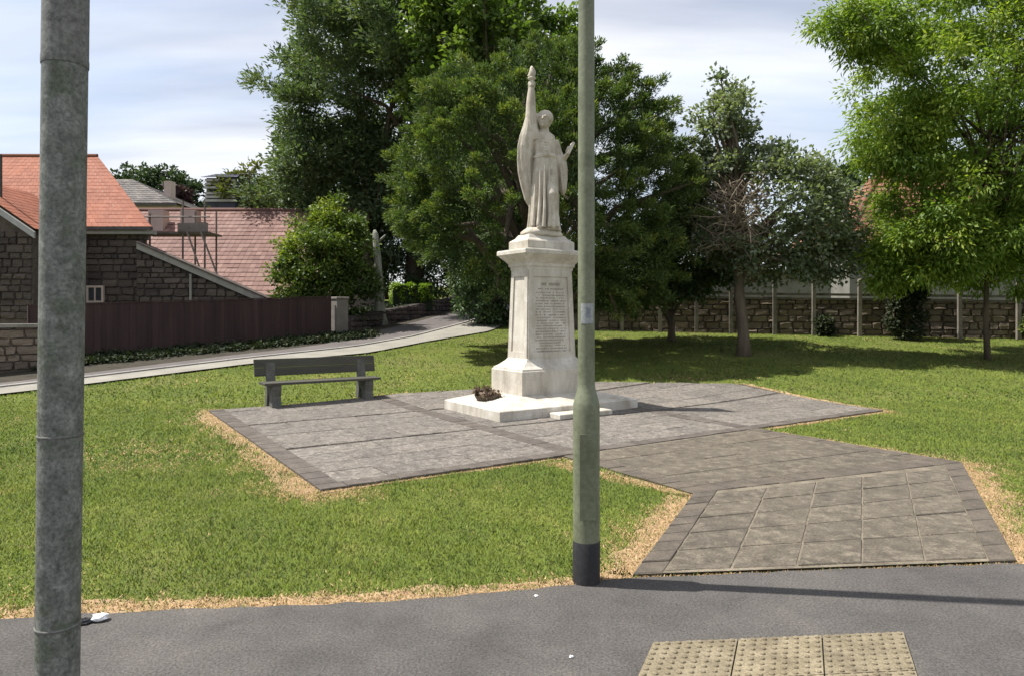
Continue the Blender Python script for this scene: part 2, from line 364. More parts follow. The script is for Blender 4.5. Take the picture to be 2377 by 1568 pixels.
o = ribbon(LANE_FAR, WALK_EDGE - nrm * 0.02, -0.055 + 0.07).build('lane', M['lane']); tag(o, kind='structure')
o = ribbon(VERGE_FAR, LANE_FAR, .010).build('verge', M['soil']); tag(o, kind='structure')  # bank soil, its dark strip widened to stand in for shade on the lane
kerb = empty('kerb'); tag(kerb, kind='structure')
ke = resample(WALK_EDGE, 76)
for i in range(22, 62):
    a, b_ = Vector((*ke[i], 0)), Vector((*ke[i + 1], 0)); d = (b_ - a).normalized(); nn = Vector((-d.y, d.x, 0))
    p = [a + d * .006, b_ - d * .006, b_ - d * .006 + nn * .13, a + d * .006 + nn * .13]
    z = [g(q.y) for q in p]
    MB().rings([[(q.x, q.y, zz - .05) for q, zz in zip(p, z)], [(q.x, q.y, zz + .075) for q, zz in zip(p, z)]]).build('kerbstone', M['kerb'], kerb)

# ---- memorial paving
TH = math.radians(33.4); A = Vector((math.cos(TH), math.sin(TH), 0)); TB = math.radians(32.2); B = Vector((-math.sin(TB), math.cos(TB), 0))
F0 = Vector((-1.81, 6.645, 0))
def ab(a, b_): p = F0 + A * a + B * b_; return (p.x, p.y)
PLAZA = [(-1.81, 6.645), (6.37, 12.05), (4.9, 14.9), (1.87, 15.1), (-2.27, 13.85), ab(0, 6.35)]

def clip(poly, conv):
    """Sutherland-Hodgman against a convex counter-clockwise polygon"""
    out = list(poly)
    for i in range(len(conv)):
        a, b_ = conv[i], conv[(i + 1) % len(conv)]
        side = lambda p: (b_[0] - a[0]) * (p[1] - a[1]) - (b_[1] - a[1]) * (p[0] - a[0])
        src, out = out, []
        for j in range(len(src)):
            p, q = src[j], src[(j + 1) % len(src)]; sp, sq = side(p), side(q)
            if sp >= 0: out.append(p)
            if (sp >= 0) != (sq >= 0):
                t = sp / (sp - sq); out.append((p[0] + (q[0] - p[0]) * t, p[1] + (q[1] - p[1]) * t))
        if len(out) < 3: return []
    return out
def area(p): return 0.5 * abs(sum(p[i][0] * p[(i + 1) % len(p)][1] - p[(i + 1) % len(p)][0] * p[i][1] for i in range(len(p))))
def shrink(p, e):
    cx = sum(q[0] for q in p) / len(p); cy = sum(q[1] for q in p) / len(p)
    return [(cx + (x - cx) * (1 - e / max(.05, math.hypot(x - cx, y - cy))), cy + (y - cy) * (1 - e / max(.05, math.hypot(x - cx, y - cy)))) for x, y in p]
def flag(name, poly, top, mat_, parent, tilt=0.004, bev=0.008):
    """one paving piece: sides, a small arris and a slightly uneven top"""
    if area(poly) < 0.004: return
    dz = random.uniform(-.003, .004); sx, sy = random.uniform(-tilt, tilt), random.uniform(-tilt, tilt)
    cx = sum(q[0] for q in poly) / len(poly); cy = sum(q[1] for q in poly) / len(poly)
    Z = lambda x, y, t: g(y) + t + dz + sx * (x - cx) + sy * (y - cy)
    inn = shrink(poly, bev)
    o = MB().rings([[(x, y, Z(x, y, top - .05)) for x, y in poly], [(x, y, Z(x, y, top - .006)) for x, y in poly], [(x, y, Z(x, y, top)) for x, y in inn]], False, True).build(name, mat_, parent)
    return o

paving = empty('paving'); tag(paving, kind='structure')
random.seed(3)
mbp = MB(); rows = 14
bed = [(x, y) for x, y in PLAZA]
for i in range(24):       # bedding follows the slope in strips
    y0, y1 = 6.6 + i * 0.36, 6.6 + (i + 1) * 0.36
    pc = clip(bed, [(-20, y0), (20, y0), (20, y1), (-20, y1)])
    if len(pc) >= 3:
        n = len(mbp.v); mbp.v += [(x, y, g(y) + .016) for x, y in pc]; mbp.f.append(tuple(range(n, n + len(pc))))
mbp.build('bedding', M['joint_dark'], paving)
BAND_A = [(0, .24), (2.95, 3.22), (6.22, 6.49), (9.0, 9.8)]
BAND_B = [(0, .2)]
cols_a = [(.24, 2.95, 5), (3.22, 6.22, 6), (6.49, 9.9, 6)]
cols_b = [(.2, 2.12, 4), (2.21, 4.28, 4), (4.37, 6.5, 4), (6.5, 8.7, 4)]
for (a0, a1, na) in cols_a:
    for (b0, b1, nb) in cols_b:
        for i in range(na):
            for j in range(nb):
                u0, u1 = a0 + (a1 - a0) * i / na + .004, a0 + (a1 - a0) * (i + 1) / na - .004
                v0, v1 = b0 + (b1 - b0) * j / nb + .004, b0 + (b1 - b0) * (j + 1) / nb - .004
                flag('paving_slab', clip([ab(u0, v0), ab(u1, v0), ab(u1, v1), ab(u0, v1)], PLAZA), .030, M['slab'], paving)
for (a0, a1) in BAND_A[:3]:
    n = 27
    for j in range(n):
        v0, v1 = .2 + 7.3 * j / n + .004, .2 + 7.3 * (j + 1) / n - .004
        flag('band_block', clip([ab(a0 + .004, v0), ab(a1 - .004, v0), ab(a1 - .004, v1), ab(a0 + .004, v1)], PLAZA), .033, M['band'], paving, .002, .006)
n = 36
for j in range(n):
    u0, u1 = 9.85 * j / n + .004, 9.85 * (j + 1) / n - .004
    flag('band_block', clip([ab(u0, .004), ab(u1, .004), ab(u1, .196), ab(u0, .196)], PLAZA), .033, M['band'], paving, .002, .006)

# path from the footway to the memorial: two bays laid to their own edges
path = empty('path'); tag(path, kind='structure')
Q1 = [(0.60, 8.22), (3.55, 10.165), (5.03, 7.85), (1.686, 6.52)]        # bay next to the memorial paving (ccw order fixed below)
Q2 = [(1.686, 6.52), (5.03, 7.85), (3.42, 4.76), (0.775, 4.505)]      # bay running down to the footway
PATH = [(0.60, 8.24), (1.686, 6.52), (0.775, 4.505), (3.42, 4.76), (5.03, 7.85), (3.55, 10.19)]
def bil(Q, u, v):
    p = [(1 - u) * (1 - v), u * (1 - v), u * v, (1 - u) * v]
    return (sum(w * q[0] for w, q in zip(p, Q)), sum(w * q[1] for w, q in zip(p, Q)))
mb = MB()
for Q in (Q1, Q2):
    q = [bil(Q, 0, 0), bil(Q, 1, 0), bil(Q, 1, 1), bil(Q, 0, 1)]
    mb.quad(*[(x, y, .0245) for x, y in reversed(q)])
mb.build('bedding', M['joint'], path)
def piece(Q, u0, u1, v0, v1, nm, mt, e=.006, top=.030):
    q = [bil(Q, u0, v0), bil(Q, u1, v0), bil(Q, u1, v1), bil(Q, u0, v1)]
    q = shrink(list(reversed(q)), e)
    flag(nm, q, top, mt, path)
for Q, nu, nv, v_a, v_b, gap in ((Q1, 6, 4, .02, .885, .006), (Q2, 5, 5, .055, .985, .009)):
    ub = .065 if Q is Q1 else .075
    for j in range(nv):
        for i in range(nu):
            off = 0
            piece(Q, ub + (1 - 2 * ub) * i / nu, ub + (1 - 2 * ub) * (i + 1) / nu, v_a + (v_b - v_a) * j / nv, v_a + (v_b - v_a) * (j + 1) / nv, 'paving_slab', M['path_slab'], gap)
    ne = 10
    for j in range(ne):
        for (ua, ubb) in ((0, ub), (1 - ub, 1)):
            piece(Q, ua, ubb, j / ne, (j + 1) / ne, 'band_block', M['band_path'], .005, .033)
for j in range(16):
    u0, u1 = .065 + .87 * j / 16, .065 + .87 * (j + 1) / 16
    piece(Q1, u0, u1, .89, 1.0, 'band_block', M['band_path'], .005, .033)

# worn, dried-out strips of soil along the paved edges
def worn(pts, w, side, seed):
    P_ = resample(pts, max(8, int(sum(math.hypot(b_[0] - a[0], b_[1] - a[1]) for a, b_ in zip(pts[:-1], pts[1:])) / .09)))
    d = np.gradient(P_, axis=0); d /= np.linalg.norm(d, axis=1)[:, None]; nn = np.stack([-d[:, 1], d[:, 0]], 1) * side
    r = np.random.default_rng(seed); wv = r.uniform(.35, 1.15, len(P_)); wv = np.convolve(np.r_[wv[:2], wv, wv[-2:]], np.ones(5) / 5, 'valid') * .75 + .4 * r.uniform(.2, 1, len(P_))
    out = P_ + nn * (w * wv)[:, None]; inn = P_ - nn * .03
    return ribbon([tuple(p) for p in out], [tuple(p) for p in inn], .007)
for i, (pts, w, side) in enumerate((
    (FOOT[2:7], .20, 1), ([PLAZA[0], PLAZA[5]], .30, 1), ([(.6, 8.22), (1.686, 6.52)], .15, -1), ([(1.686, 6.52), (.775, 4.5)], .27, -1),
    ([(3.55, 10.17), (5.03, 7.85)], .18, 1), ([(5.03, 7.85), (3.42, 4.76)], .36, 1), ([(3.6, 10.2), PLAZA[1]], .10, -1), ([PLAZA[1], PLAZA[2]], .28, -1), ([PLAZA[0], ab(2.9, 0)], .06, -1))):
    tag(worn(pts, w, side, 60 + i).build('worn_edge', M['worn']), kind='structure')

# tactile slabs in the footway
tact = empty('tactile_paving'); tag(tact, kind='structure')
T0 = Vector((0.715, 3.575, 0)); TU = Vector((1.345, .118, 0)) / 3; TV = Vector((-.165, -.40, 0))
for i in range(3):
    for j in range(2):
        c0 = T0 + TU * i + TV * j
        mb = MB(); e = .006
        q = [c0 + TU * e * 2 + TV * e * 2, c0 + TU * (1 - e) + TV * e * 2, c0 + TU * (1 - e) + TV * (1 - e), c0 + TU * e * 2 + TV * (1 - e)]
        q.reverse()
        mb.rings([[(p.x, p.y, -.02) for p in q], [(p.x, p.y, .026) for p in q]], False, True)
        for a_ in range(8):
            for b2 in range(8):
                c = c0 + TU * ((a_ + .5) / 8) + TV * ((b2 + .5) / 8); r = .0155
                mb.rings([[(c.x + r * s_ * math.cos(t), c.y + r * s_ * math.sin(t), .026 + zz) for t in [k_ * math.pi / 4 for k_ in range(8)]] for s_, zz in ((1, -.001), (.85, .006), (.5, .009))], False, True)
        mb.build('tactile_slab', M['tactile'], tact)

# ------------------------------------------------------------------ grass
def inpoly(P, poly):
    x, y = P[:, 0], P[:, 1]; r = np.zeros(len(P), bool); n = len(poly)
    for i in range(n):
        x1, y1 = poly[i]; x2, y2 = poly[(i + 1) % n]
        c = ((y1 > y) != (y2 > y)); t = (x2 - x1) * (y - y1) / (y2 - y1 + 1e-12) + x1
        r ^= c & (x < t)
    return r
def dist(P, pl):
    d = np.full(len(P), 1e9)
    for a, b_ in zip(pl[:-1], pl[1:]):
        a = np.array(a); b_ = np.array(b_); v = b_ - a; t = np.clip(((P - a) @ v) / (v @ v), 0, 1)
        d = np.minimum(d, np.hypot(*(P - (a + t[:, None] * v)).T))
    return d
_k = RNG.normal(size=(14, 2)) * np.r_[np.linspace(.5, 5, 14)][:, None]; _p = RNG.uniform(0, 6.28, 14)
def n2d(P, f=1.0): return sum(np.cos(P @ (_k[i] * f) + _p[i]) for i in range(14)) / 14 * 2.2
LANE_POLY = [tuple(p) for p in LAWN_EDGE] + [(-5, 60), (-60, 60), (-60, -2)]
FW = [(0.2, 24.6), (3.2, 24.6), (17, 22.2), (24, 21.0)]
plz = [tuple(p) for p in PLAZA]
def lawn_pts(n, y0, y1, w):
    y = RNG.uniform(y0, y1, n); x = RNG.uniform(-1, 1, n) * (y * w + 4.5); P = np.stack([x, y], 1)
    fy = np.interp(x, [p[0] for p in FOOT], [p[1] for p in FOOT])
    ok = (y > fy - .01) & ~inpoly(P, plz) & ~inpoly(P, PATH) & ~inpoly(P, LANE_POLY)
    ok &= y < np.interp(x, [p[0] for p in FW], [p[1] for p in FW], left=27)
    return P[ok]
def edge_dry(P):
    nz = n2d(P, 2.2); nz2 = n2d(P, 6.0); fy = np.interp(P[:, 0], [p[0] for p in FOOT], [p[1] for p in FOOT])
    d = np.zeros(len(P))
    def e(dd, w): return np.clip(1.25 - dd / (w * np.clip(1 + .75 * nz + .5 * nz2, .12, 2.2) + .015), 0, 1)
    d = np.maximum(d, e(P[:, 1] - fy, .20))
    d = np.maximum(d, e(dist(P, [PLAZA[0], PLAZA[5]]), .36))
    d = np.maximum(d, e(dist(P, [PLAZA[0], ab(2.9, 0)]), .07))
    d = np.maximum(d, e(dist(P, [(0.5, 7.85), (1.686, 6.52)]), .17))
    d = np.maximum(d, e(dist(P, [(1.686, 6.52), (0.775, 4.5)]), .30))
    d = np.maximum(d, e(dist(P, [(3.55, 9.98), (5.03, 7.85)]), .22))
    d = np.maximum(d, e(dist(P, [(5.03, 7.85), (3.42, 4.76)]), .34))
    d = np.maximum(d, e(dist(P, [(3.3, 10.0), PLAZA[1]]), .10))
    d = np.maximum(d, e(dist(P, [PLAZA[1], PLAZA[2]]), .26))
    d = np.maximum(d, .8 * e(dist(P, [PLAZA[2], PLAZA[3], PLAZA[4], PLAZA[5]]), .16))
    patch = np.clip(1.1 - np.hypot((P[:, 0] + 4.3) / 1.6, (P[:, 1] - 8.4) / 1.3), 0, 1) * np.clip(.5 + .8 * nz2, 0, 1)
    patch2 = np.clip(1.0 - np.hypot((P[:, 0] - 4.3) / 1.6, (P[:, 1] - 15.6) / .8), 0, 1) * np.clip(.7 + .6 * nz2, 0, 1)
    d = np.maximum(d, np.maximum(patch * .75, patch2 * .9))
    d = np.maximum(d, np.clip((nz - .7) * .4, 0, .3)); d = np.maximum(d, np.clip((n2d(P, .55) - .35) * .35, 0, .2))
    return d
def blades(name, P, h, w, tone, mat_, lean=.55):
    n = len(P); z = gn(P[:, 1]) + .004
    az = RNG.uniform(0, 6.283, n); c, s_ = np.cos(az), np.sin(az)
    la = RNG.uniform(0, 6.283, n); ln = h * lean * RNG.uniform(.2, 1.3, n)
    base = np.stack([P[:, 0], P[:, 1], z], 1)
    V = np.empty((n, 3, 3))
    V[:, 0] = base; V[:, 0, 0] -= c * w / 2; V[:, 0, 1] -= s_ * w / 2
    V[:, 1] = base; V[:, 1, 0] += c * w / 2; V[:, 1, 1] += s_ * w / 2
    V[:, 2] = base; V[:, 2, 0] += np.cos(la) * ln; V[:, 2, 1] += np.sin(la) * ln; V[:, 2, 2] += h
    me = bpy.data.meshes.new(name)
    me.vertices.add(3 * n); me.vertices.foreach_set('co', V.ravel())
    me.loops.add(3 * n); me.loops.foreach_set('vertex_index', np.arange(3 * n, dtype=np.int32))
    me.polygons.add(n); me.polygons.foreach_set('loop_start', np.arange(0, 3 * n, 3, dtype=np.int32))
    at = me.attributes.new('tone', 'FLOAT', 'FACE'); at.data.foreach_set('value', np.clip(tone, 0, 1).astype(np.float32))
    me.update(); me.validate()
    return link(name, me, None, mat_)
Ps, Hs, Ws = [], [], []
for (n, y0, y1, h, w) in ((470000, 3.6, 8, .023, .009), (260000, 8, 13, .026, .014), (190000, 13, 26, .032, .027)):
    P = lawn_pts(n, y0, y1, .76); Ps.append(P)
    Hs.append(h * RNG.uniform(.5, 1.35, len(P))); Ws.append(np.full(len(P), w))
P = np.concatenate(Ps); H = np.concatenate(Hs); W = np.concatenate(Ws)
# thin under the trees
for (n, y0, y1, w) in ((240000, 3.6, 8, .009), (190000, 8, 15.5, .012)):
    P2 = lawn_pts(n, y0, y1, .76); dd = edge_dry(P2); P2 = P2[dd > .62]
    P = np.concatenate([P, P2]); H = np.concatenate([H, .026 * RNG.uniform(.5, 1.4, len(P2))]); W = np.concatenate([W, np.full(len(P2), w)])
shade = np.exp(-(((P[:, 0] - 1.5) / 4.2) ** 2 + ((P[:, 1] - 19.0) / 3.2) ** 2)) + .8 * np.exp(-(((P[:, 0] - 6.3) / 1.4) ** 2 + ((P[:, 1] - 18.8) / 1.0) ** 2))
keep = RNG.uniform(size=len(P)) > np.clip(shade * .8, 0, .8); P, H, W = P[keep], H[keep], W[keep]
dry = edge_dry(P); isdry = RNG.uniform(size=len(P)) < dry * .93
tone = .46 + .22 * n2d(P, .45) + .26 * n2d(P, .9) + .2 * n2d(P, 3.5) + .12 * n2d(P, 9.0) + RNG.normal(0, .13, len(P))
tag(blades('grass', P[~isdry], H[~isdry] * np.clip(1 + .3 * n2d(P[~isdry], 1.7) + .35 * n2d(P[~isdry], 7.0), .35, 2), W[~isdry], tone[~isdry], M['grass'], .9), 'short green mown grass covering the lawn round the memorial', 'grass', kind='stuff')
tag(blades('dry_grass', P[isdry], H[isdry] * .6, W[isdry] * 1.15, RNG.uniform(0, 1, isdry.sum()), M['straw'], 1.5), 'straw coloured dry grass fringing the paths and the footway', 'dry grass', kind='stuff')

# ------------------------------------------------------------------ lamp column and old pole in the foreground
def circle(cx, cy, r, z, n=28): return [(cx + r * math.cos(2 * math.pi * k / n), cy + r * math.sin(2 * math.pi * k / n), z) for k in range(n)]
col = empty('lamp_column', (0.468, 4.42, 0)); tag(col, 'grey-green steel lamp column with wider base and black painted foot', 'lamp column')
MB().rings([circle(0, 0, r, z) for r, z in ((.0865, -.05), (.0865, .268), (.0845, .272))], False, False).build('painted_foot', M['black_paint'], col, True)
MB().rings([circle(0, 0, r, z) for r, z in ((.084, .26), (.084, 1.10), (.083, 1.125), (.078, 1.15), (.066, 1.19), (.057, 1.225), (.054, 1.25))], False, False).build('base_compartment', M['green_paint'], col, True)
MB().rings([circle(0, 0, r, z) for r, z in ((.0535, 1.2), (.0525, 2.2), (.050, 4.0), (.044, 7.6), (.044, 7.62), (.0, 7.63))], False, False).build('shaft', M['green_paint'], col, True)
def wrap(r, z0, z1, a0, a1, n=7):
    mb = MB()
    for k_ in range(n):
        t0, t1 = a0 + (a1 - a0) * k_ / n, a0 + (a1 - a0) * (k_ + 1) / n
        mb.quad((r * math.cos(t0), r * math.sin(t0), z0), (r * math.cos(t1), r * math.sin(t1), z0), (r * math.cos(t1), r * math.sin(t1), z1), (r * math.cos(t0), r * math.sin(t0), z1))
    return mb
st = wrap(.0552, 1.63, 1.755, math.radians(225), math.radians(318)).build('number_sticker', M['sticker'], col)
wrap(.0558, 1.665, 1.73, math.radians(262), math.radians(292)).build('printed_mark', M['sticker_dark'], st)
MB().box(-.05, .05, -.0868, -.078, .42, .95, None, .0).build('access_door', M['green_paint'], col)

pole = empty('steel_pole', (-1.662, 2.56, 0)); tag(pole, 'thick mottled grey steel pole close to the camera', 'pole')
lean = .0125
MB().rings([circle(lean * z, 0, r, z, 32) for r, z in ((.0715, -.05), (.0715, .5), (.0722, 1.4), (.073, 2.0), (.0735, 2.605))], False, False).build('lower_tube', M['old_pole'], pole, True)
MB().rings([circle(lean * z, 0, r, z, 32) for r, z in ((.0757, 2.595), (.0764, 2.602), (.0764, 2.62), (.0752, 2.63), (.0735, 4.0), (.0715, 6.5), (0, 6.51))], False, False).build('upper_tube', M['old_pole_top'], pole, True)
def ring(z, r, m_, nm): MB().rings([circle(lean * z, 0, rr, zz, 32) for rr, zz in ((r - .004, z - .006), (r, z - .003), (r, z + .003), (r - .004, z + .006))], False, False).build(nm, m_, pole, True)
ring(.565, .0745, M['old_pole_top'], 'strap_ring'); ring(1.255, .0748, M['old_pole_top'], 'strap_ring')

# ------------------------------------------------------------------ the memorial
TM = math.radians(33.7); AM = Vector((math.cos(TM), math.sin(TM), 0)); BM_ = Vector((-math.sin(TM), math.cos(TM), 0))
P0 = Vector((-0.188, 10.74, 0))
mon = empty('memorial_monument', P0, TM); tag(mon, 'pale stone memorial with robed statue raising one arm on tall inscribed pedestal', 'monument')
def frus(x0, x1, y0, y1, z0, X0, X1, Y0, Y1, z1):
    return [[(x0, y0, z0), (x1, y0, z0), (x1, y1, z0), (x0, y1, z0)], [(X0, Y0, z1), (X1, Y0, z1), (X1, Y1, z1), (X0, Y1, z1)]]
def rr(x0, x1, y0, y1, z): return [(x0, y0, z), (x1, y0, z), (x1, y1, z), (x0, y1, z)]
SX, SY = 2.88, 1.78
px0, px1, py0, py1 = .773, 2.29, .519, 1.47
MB().rings([rr(0, SX, 0, SY, -.05), rr(0, SX, 0, SY, .178), rr(.012, SX - .012, .012, SY - .012, .19), rr(px0 - .03, px1 + .03, py0 - .03, py1 + .03, .318)]).build('base_slab', M['white_stone'], mon)
MB().box(.93, 2.02, -.30, -.003, -.02, .105, None, .012).build('step', M['white_stone'], mon)
MB().rings([rr(px0, px1, py0, py1, .30), rr(px0, px1, py0, py1, .715), rr(px0 + .018, px1 - .018, py0 + .018, py1 - .018, .735), rr(px0 + .02, px1 - .02, py0 + .02, py1 - .02, .752),
            rr(px0 + .10, px1 - .10, py0 + .085, py1 - .085, .80), rr(px0 + .19, px1 - .19, py0 + .15, py1 - .15, .87), rr(px0 + .235, px1 - .235, py0 + .185, py1 - .185, .925)]).build('plinth', M['white_stone'], mon)
sx0, sx1, sy0, sy1 = px0 + .25, px1 - .25, py0 + .2, py1 - .17
tx0, tx1, ty0, ty1 = sx0 + .05, sx1 - .05, sy0 + .045, sy1 - .045
ZS0, ZS1 = .915, 2.44
# shaft with sunk panels on the faces (a tapered block; panel edges raised)
def lerp(a, b_, t): return a + (b_ - a) * t
mb = MB(); mb.rings([rr(sx0, sx1, sy0, sy1, ZS0), rr(tx0, tx1, ty0, ty1, ZS1)])
mb.build('shaft', M['white_stone'], mon)
def face_pt(face, u, z, out=0.0):
    t = (z - ZS0) / (ZS1 - ZS0)
    x0, x1, y0, y1 = lerp(sx0, tx0, t), lerp(sx1, tx1, t), lerp(sy0, ty0, t), lerp(sy1, ty1, t)
    if face == 'front': return (lerp(x0, x1, u), y0 - out, z)
    if face == 'left': return (x0 - out, lerp(y1, y0, u), z)
    if face == 'right': return (x1 + out, lerp(y0, y1, u), z)
    return (lerp(x1, x0, u), y1 + out, z)
def strip(face, u0, u1, z0, z1, out, inn=-.004):
    q = [(u0, z0), (u1, z0), (u1, z1), (u0, z1)]
    return [[face_pt(face, u, z, inn) for u, z in q], [face_pt(face, u, z, out) for u, z in q]]
for face in ('front', 'left', 'right', 'back'):
    wu = .10 if face in ('front', 'back') else .17
    mb = MB()
    for q in ((0.0, wu, ZS0 + .004, ZS1), (1 - wu, 1.0, ZS0 + .004, ZS1), (wu, 1 - wu, ZS0 + .004, ZS0 + .11), (wu, 1 - wu, ZS1 - .12, ZS1)):
        mb.rings(strip(face, *q, .022))
    mb.build('panel_surround', M['white_stone'], mon)
# incised inscription: rows of worn lettering, illegible at this distance
random.seed(9)
mb = MB()
z = 2.21
rows_ = [(.30, .72, .05)] + [(.22, .80, .022)] + [(random.uniform(.16, .2), random.uniform(.8, .84), random.choice([.016, .018, .02])) for _ in range(22)]
for i, (u0, u1, hh) in enumerate(rows_):
    u = u0
    while u < u1:
        w = random.uniform(.012, .04)
        if random.random() > .18: mb.rings(strip('front', u, min(u + w, u1), z - hh * random.uniform(.85, 1), z, .0035))
        u += w + random.uniform(.006, .02)
    z -= hh + (.045 if i < 2 else .030)
mb.build('inscription', M['incised'], mon)['kind'] = 'stuff'
def grow(o_, z): return rr(tx0 - o_, tx1 + o_, ty0 - o_, ty1 + o_, z)
MB().rings([grow(.0, 2.40), grow(.026, 2.44), grow(.026, 2.475), grow(.05, 2.50), grow(.055, 2.545), grow(.10, 2.60), grow(.165, 2.665), grow(.185, 2.69), grow(.20, 2.70), grow(.20, 2.755), grow(.19, 2.775), grow(.03, 2.80)]).build('cornice', M['white_stone'], mon)
MB().rings([grow(.045, 2.78), grow(.045, 2.925), grow(.03, 2.945), grow(-.03, 2.985), grow(-.06, 3.03), grow(-.075, 3.05)]).build('cap_block', M['white_stone'], mon)
# rough rock the figure stands on
cx_, cy_ = (tx0 + tx1) / 2, (ty0 + ty1) / 2
rng = np.random.default_rng(4); rs = []
for (zz, rx, ry) in ((3.03, .395, .21), (3.08, .40, .215), (3.13, .345, .195), (3.17, .27, .165)):
    rs.append([(cx_ + rx * math.copysign(abs(math.cos(t)) ** .6, math.cos(t)) * rng.uniform(.93, 1.05), cy_ + ry * math.copysign(abs(math.sin(t)) ** .6, math.sin(t)) * rng.uniform(.93, 1.05), zz + rng.uniform(-.012, .018)) for t in [2 * math.pi * k_ / 22 for k_ in range(22)]])
MB().rings(rs).build('rock_base', M['statue'], mon, True)

# the robed figure: lofted drapery, arms, head fused into one sculpted surface
def ell(cx, cy, z, rx, ry, n=56, folds=0, amp=0, ph=0, tilt=0):
    out = []
    for k_ in range(n):
        t = 2 * math.pi * k_ / n
        f_ = 1 + amp * (math.sin(folds * t + ph) * .6 + math.sin((folds * 1.63) * t + ph * 1.7 + z * 1.3) * .5)
        out.append((cx + rx * f_ * math.cos(t), cy + ry * f_ * math.sin(t), z + tilt * math.cos(t)))
    return out
fig = MB()
# main robe (front is -Y)
rob = [(.00, .00, .00, .285, .21, .15), (.06, .00, .00, .265, .20, .16), (.30, .0, .0, .24, .18, .15), (.60, .01, .0, .24, .18, .12), (.90, .02, 0, .235, .175, .09), (1.15, .025, 0, .215, .165, .05),
       (1.33, .02, 0, .185, .150, .035), (1.48, .01, 0, .19, .155, .03), (1.60, -.005, 0, .205, .15, .02), (1.68, -.01, .0, .195, .13, .0), (1.735, -.005, .0, .12, .10, .0), (1.76, 0, 0, .07, .07, 0)]
fig.rings([ell(x, y, z, rx, ry, 64, 9, a_, .5 + z * .35) for z, x, y, rx, ry, a_ in rob])
fig.tube([(.005, -.005, 1.70), (0, -.015, 1.80), (-.005, -.02, 1.88)], [.09, .078, .078], 16)
# head turned a little to its right, hair drawn back
def ball(mbx, c, r, n=18, m_=12, rot=None):
    rings = []
    if rot is not None: r = tuple(q * HS for q in r)
    for i in range(1, m_):
        ph = math.pi * i / m_
        ringp = [Vector((r[0] * math.sin(ph) * math.cos(2 * math.pi * k_ / n), r[1] * math.sin(ph) * math.sin(2 * math.pi * k_ / n), -r[2] * math.cos(ph))) for k_ in range(n)]
        if rot: ringp = [rot @ p for p in ringp]
        rings.append([tuple(p + Vector(c)) for p in ringp])
    mbx.rings(rings)
HR = Matrix.Rotation(math.radians(-28), 4, 'Z')
H0 = Vector((-.0, -.03, 1.955))
def hp(x, y, z): return tuple(H0 + HR @ (Vector((x, y, z)) * HS))
HS = 1.26
ball(fig, hp(0, -.01, 0), (.088, .105, .125), rot=HR)              # skull and face
ball(fig, hp(0, -.05, -.055), (.066, .066, .078), rot=HR)          # jaw
ball(fig, hp(0, .03, .03), (.115, .12, .115), rot=HR)              # hair mass
ball(fig, hp(0, .135, -.015), (.062, .055, .06), rot=HR)           # knot of hair at the nape
for sx in (-1, 1):
    ball(fig, hp(.088 * sx, -.03, .02), (.036, .06, .07), rot=HR)  # rolled side hair
    ball(fig, hp(.034 * sx, -.105, .028), (.026, .014, .009), rot=HR)   # brow
fig.tube([hp(0, -.108, .03), hp(0, -.128, -.012), hp(0, -.11, -.024)], [.011, .016, .012], 8)   # nose
ball(fig, hp(0, -.108, -.055), (.026, .014, .010), rot=HR)         # mouth
ball(fig, hp(0, -.10, -.10), (.024, .022, .02), rot=HR)            # chin
# its right arm (viewer's left) straight up; wide sleeve falls open into the cloak
fig.tube([(-.15, .0, 1.60), (-.215, -.01, 1.78), (-.235, -.02, 2.02), (-.235, -.02, 2.25), (-.228, -.02, 2.43), (-.225, -.02, 2.52)], [.12, .11, .092, .078, .062, .05], 18)
fig.rings([ell(x, y, z, rx, ry, 44, 7, a_, z * 2) for z, x, y, rx, ry, a_ in (
    (.42, -.215, .09, .025, .03, .0), (.55, -.245, .085, .07, .06, .08), (.80, -.285, .07, .10, .085, .13), (1.02, -.315, .055, .125, .095, .13), (1.25, -.325, .04, .135, .10, .12), (1.48, -.31, .02, .145, .105, .10),
    (1.66, -.275, .005, .145, .105, .08), (1.82, -.255, -.005, .115, .092, .07), (1.98, -.245, -.012, .085, .078, .05), (2.12, -.238, -.016, .066, .064, .04))])
# hand closed round the torch: palm, four fingers and a thumb
fig.rings([ell(-.225, -.02, z, rx, ry, 18) for z, rx, ry in ((2.47, .046, .042), (2.53, .058, .046), (2.58, .062, .046), (2.62, .050, .040))])
for k_ in range(4):
    zz = 2.535 + .024 * k_
    fig.tube([(-.255, -.045, zz), (-.245, -.075, zz + .004), (-.215, -.083, zz + .004), (-.19, -.068, zz)], [.014, .0145, .0135, .011], 8)
fig.tube([(-.185, -.03, 2.53), (-.172, -.055, 2.565), (-.19, -.075, 2.595)], [.016, .015, .012], 8)
